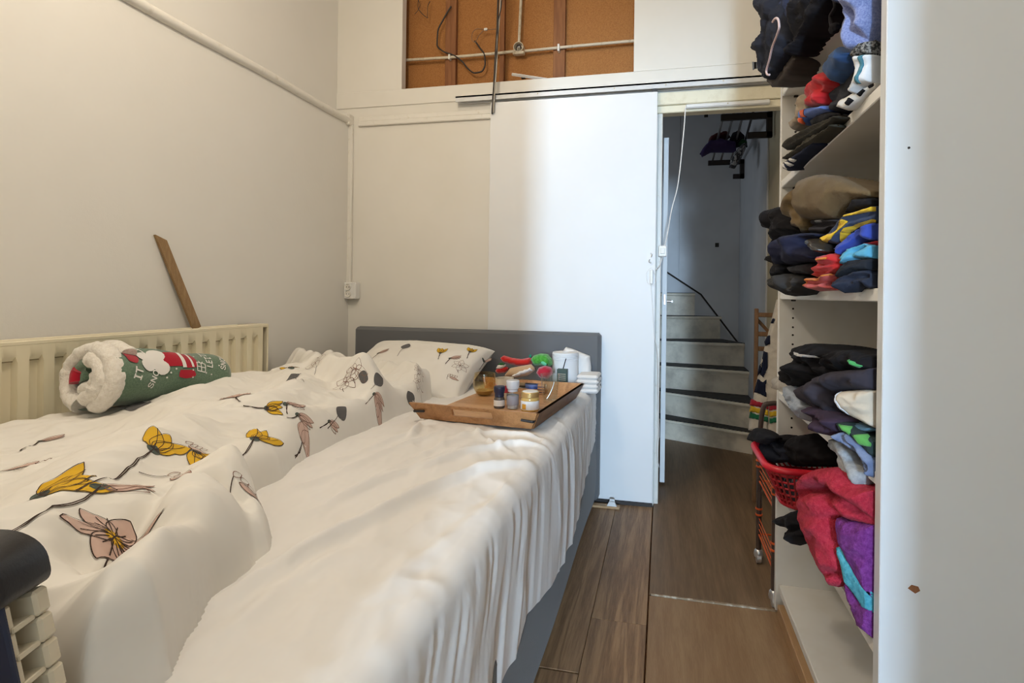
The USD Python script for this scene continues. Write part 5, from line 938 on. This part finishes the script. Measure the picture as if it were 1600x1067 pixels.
hpuff('hat', 'dark red hat lying on the hall hat rack above the purple scarf', 'hat', [(1105, 228), (1108, 216), (1120, 209), (1136, 207), (1142, 215), (1124, 220)], (.09, .03, .03), rY - .12, th=.05, depth=.1, wr=.02, seed=96)
hpuff('hat', 'black knitted hat in the middle of the hall hat rack', 'hat', [(1138, 222), (1145, 207), (1154, 205), (1164, 214), (1160, 228), (1142, 230)], BLK, rY - .15, th=.05, depth=.1, wr=.02, seed=97)
hpuff('scarf', 'green scarf end beside the black hat on the hall rack', 'scarf', [(1152, 224), (1158, 217), (1167, 220), (1168, 230), (1156, 232)], (.03, .09, .04), rY - .2, th=.03, depth=.05, wr=.02, seed=98)
hpuff('scarf', 'black and white speckled scarf hanging down from the hall hat rack', 'scarf', [(1160, 224), (1168, 224), (1162, 240), (1154, 255), (1148, 264), (1139, 262), (1142, 248), (1150, 236)], mat('speckle', (.05, .05, .055), .9, None, (30, (.42, .42, .42), .52, .56)), rY - .29, th=.03, depth=.04, wr=.03, freq=14, seed=99)
# ============================================================ wiring in the open hole of the far wall
CY = WY + .075
cp = thing('conduit', 'old painted steel conduit crossing the open hole in the far wall', 'conduit')
def P_at(pts, Y): return np.array([ony(a, b, Y) for a, b in pts])
obj('long_pipe', tube(P_at([(620, 95), (700, 90), (780, 83), (806, 80)], CY), .0085, 10), M['pipe'], cp, smooth=60); obj('long_pipe', tube(P_at([(820, 80), (900, 72), (1000, 63)], CY), .0085, 10), M['pipe'], cp, smooth=60)
obj('riser_pipe', tube(P_at([(816, -40), (811, 66)], CY), .0085, 10), M['pipe'], cp, smooth=60)
for px in (703, 873): obj('saddle', box(ony(px, 85, CY)[0] - .006, ony(px, 85, CY)[0] + .006, CY - .014, CY + .012, ony(px, 92 if px < 800 else 79, CY)[2] - .008, ony(px, 86 if px < 800 else 70, CY)[2], .002), M['trim'], cp)
jb = thing('junction_box', 'small open junction box on the conduit in the wall hole', 'junction box')
jc = ony(811, 77, CY); Tj = trimesh.transformations.rotation_matrix(np.pi / 2, [1, 0, 0])
obj('box', cat_([lathe([(.0, 0), (.030, 0), (.030, .032), (.026, .032), (.026, .004), (0, .004)], 28).apply_transform(Tj).apply_translation([jc[0], jc[1] + .014, jc[2] + .006]), box(jc[0] - .034, jc[0] + .034, jc[1] - .016, jc[1] + .014, jc[2] - .034, jc[2] - .016, .004)]), M['pipe'], jb, smooth=40)
obj('wires', cat_([tube([[jc[0] - .015, jc[1] - .012, jc[2]], [jc[0] + .005, jc[1] - .022, jc[2] + .016], [jc[0] + .016, jc[1] - .012, jc[2] - .004]], .0035, 6, 12), tube([[jc[0] + .012, jc[1] - .012, jc[2] + .016], [jc[0] - .006, jc[1] - .024, jc[2] + .004], [jc[0] - .012, jc[1] - .012, jc[2] - .010]], .0035, 6, 12)]), M['wire_dark'], jb)
obj('connector', box(jc[0] - .008, jc[0] + .010, jc[1] - .018, jc[1] - .006, jc[2] + .002, jc[2] + .014, .002), M['white'], jb)
def cable(name, label, pts, Y, r, m, n=50, extra=()):
    t = thing(name, label, 'cable'); obj('wire', tube(P_at(pts, Y), r, 8, n), m, t, smooth=60)
    for p2 in extra: obj('wire', tube(P_at(p2[0], p2[1]), p2[2], 8, n), p2[3], t, smooth=60)
    return t
cable('cable', 'black cable looping from the left stud down to the conduit', [(705, 10), (693, 30), (684, 50), (683, 70), (692, 80), (708, 86), (722, 96), (732, 108), (742, 114), (752, 112), (758, 100), (757, 86), (750, 75), (742, 64)], WY + .07, .0045, M['wire_dark'], 90)
cable('cable', 'thin brown cable loop with a pale connector left of the hanging bundle', [(776, 45), (768, 46), (758, 46), (746, 45), (738, 52), (737, 60), (742, 66), (748, 56), (757, 46)], WY + .065, .0022, mat('brown_wire', (.22, .12, .06), .5), 60)
obj('connector', box(*(lambda c: (c[0] - .010, c[0] + .010, c[1] - .006, c[1] + .006, c[2] - .007, c[2] + .007))(ony(759, 46, WY + .065)), .002), M['white'], stage.GetPrimAtPath('/World/cable_001'))
cable('cable', 'short thin wire tails in the top left corner of the wall hole', [(655, -6), (653, 10), (660, 22), (668, 28), (668, 12), (672, 2)], WY + .06, .0018, M['wire_dark'], 40, [([(650, -4), (656, 8), (648, 22)], WY + .06, .0014, M['wire_dark'])])
hc = cable('cable_bundle', 'cable bundle hanging in front of the hole down behind the sliding door', [(779, -30), (777, 40), (774, 90), (772, 130), (770, 160), (769, 178)], WY - .060, .0055, M['wire_dark'], 40, [([(783, -30), (781, 20), (777, 70), (776, 100), (773, 140), (771, 176)], WY - .066, .0042, mat('grey_wire', (.42, .38, .32), .5)), ([(786, -30), (783, 12), (778, 36), (778, 60), (774, 100), (770, 150)], WY - .072, .0028, M['wire_dark'])])
ws = thing('white_batten', 'white plastic batten lying askew on the sill of the wall hole', 'batten')
w0, w1 = ony(800, 116, WY + .03), ony(884, 127, WY + .015); w1[2] = AZ0 + .006
obj('batten', tube(np.linspace(w0, w1, 3), .0085, 4), M['white'], ws, smooth=False); obj('clip', box(w0[0] + .055, w0[0] + .08, w0[1] - .004, w0[1] + .01, w0[2] - .03, w0[2] - .012, .002), M['black'], ws)
# ============================================================ tilted slotted appliance at the bed foot
ap0 = ony(16, 946, .36)
ap = UsdGeom.Xform.Define(stage, path_for('fan_heater')); ap.AddTranslateOp().Set(Gf.Vec3d(*map(float, ap0))); ap.AddRotateXYZOp().Set(Gf.Vec3f(0, -11, 20))
tag(ap, 'black topped cream heater with slotted side and dark blue front at the bed foot', 'heater')
CRM = mat('cream_plastic', (.74, .66, .50), .4, (200, .05, .0004)); BLU = mat('dark_blue_panel', (.018, .026, .062), .4, (260, .15, .0006)); BTP = mat('black_lid', (.022, .022, .024), .38, (260, .3, .0008))
# local frame: x to the right (slotted face at x = 0), y away from the viewer, z up; lid bottom at z = 0
lo_ = [(-.40, 0), (-.008, 0)] + [(-.006 + .010 * math.cos(t) , .012 + .012 * math.sin(t)) for t in np.linspace(-1.4, 0, 6)] + [(-.046 + .050 * math.cos(t), .022 + .042 * math.sin(t)) for t in np.linspace(0.05, 1.57, 12)] + [(-.40, .064)]
lid = np.array([[x_ - (.003 if e_ else 0), y_, z_ * (.97 if e_ and z_ > .01 else 1)] for x_, z_ in lo_ for y_, e_ in ((-.010, 1), (-.006, 0), (.042, 0), (.046, 1))])
obj('lid', trimesh.convex.convex_hull(lid), BTP, ap, smooth=50)
obj('front_panel', box(-.40, -.003, -.006, .0, -.50, .004, .002), BLU, ap)
obj('body', box(-.39, -.030, .0, .040, -.50, .0, .002), mat('heater_inside', (.16, .13, .10), .7), ap)
for k in range(17):
    z1 = -.002 - k * .0268
    obj('fin', cat_([box(-.028, .0, .024, .041, z1 - .0255, z1, .003), box(-.028, -.004, .002, .026, z1 - .0268, z1 - .021, .001), box(-.028, -.006, .0, .007, z1 - .0255, z1, .0015)]), CRM, ap)
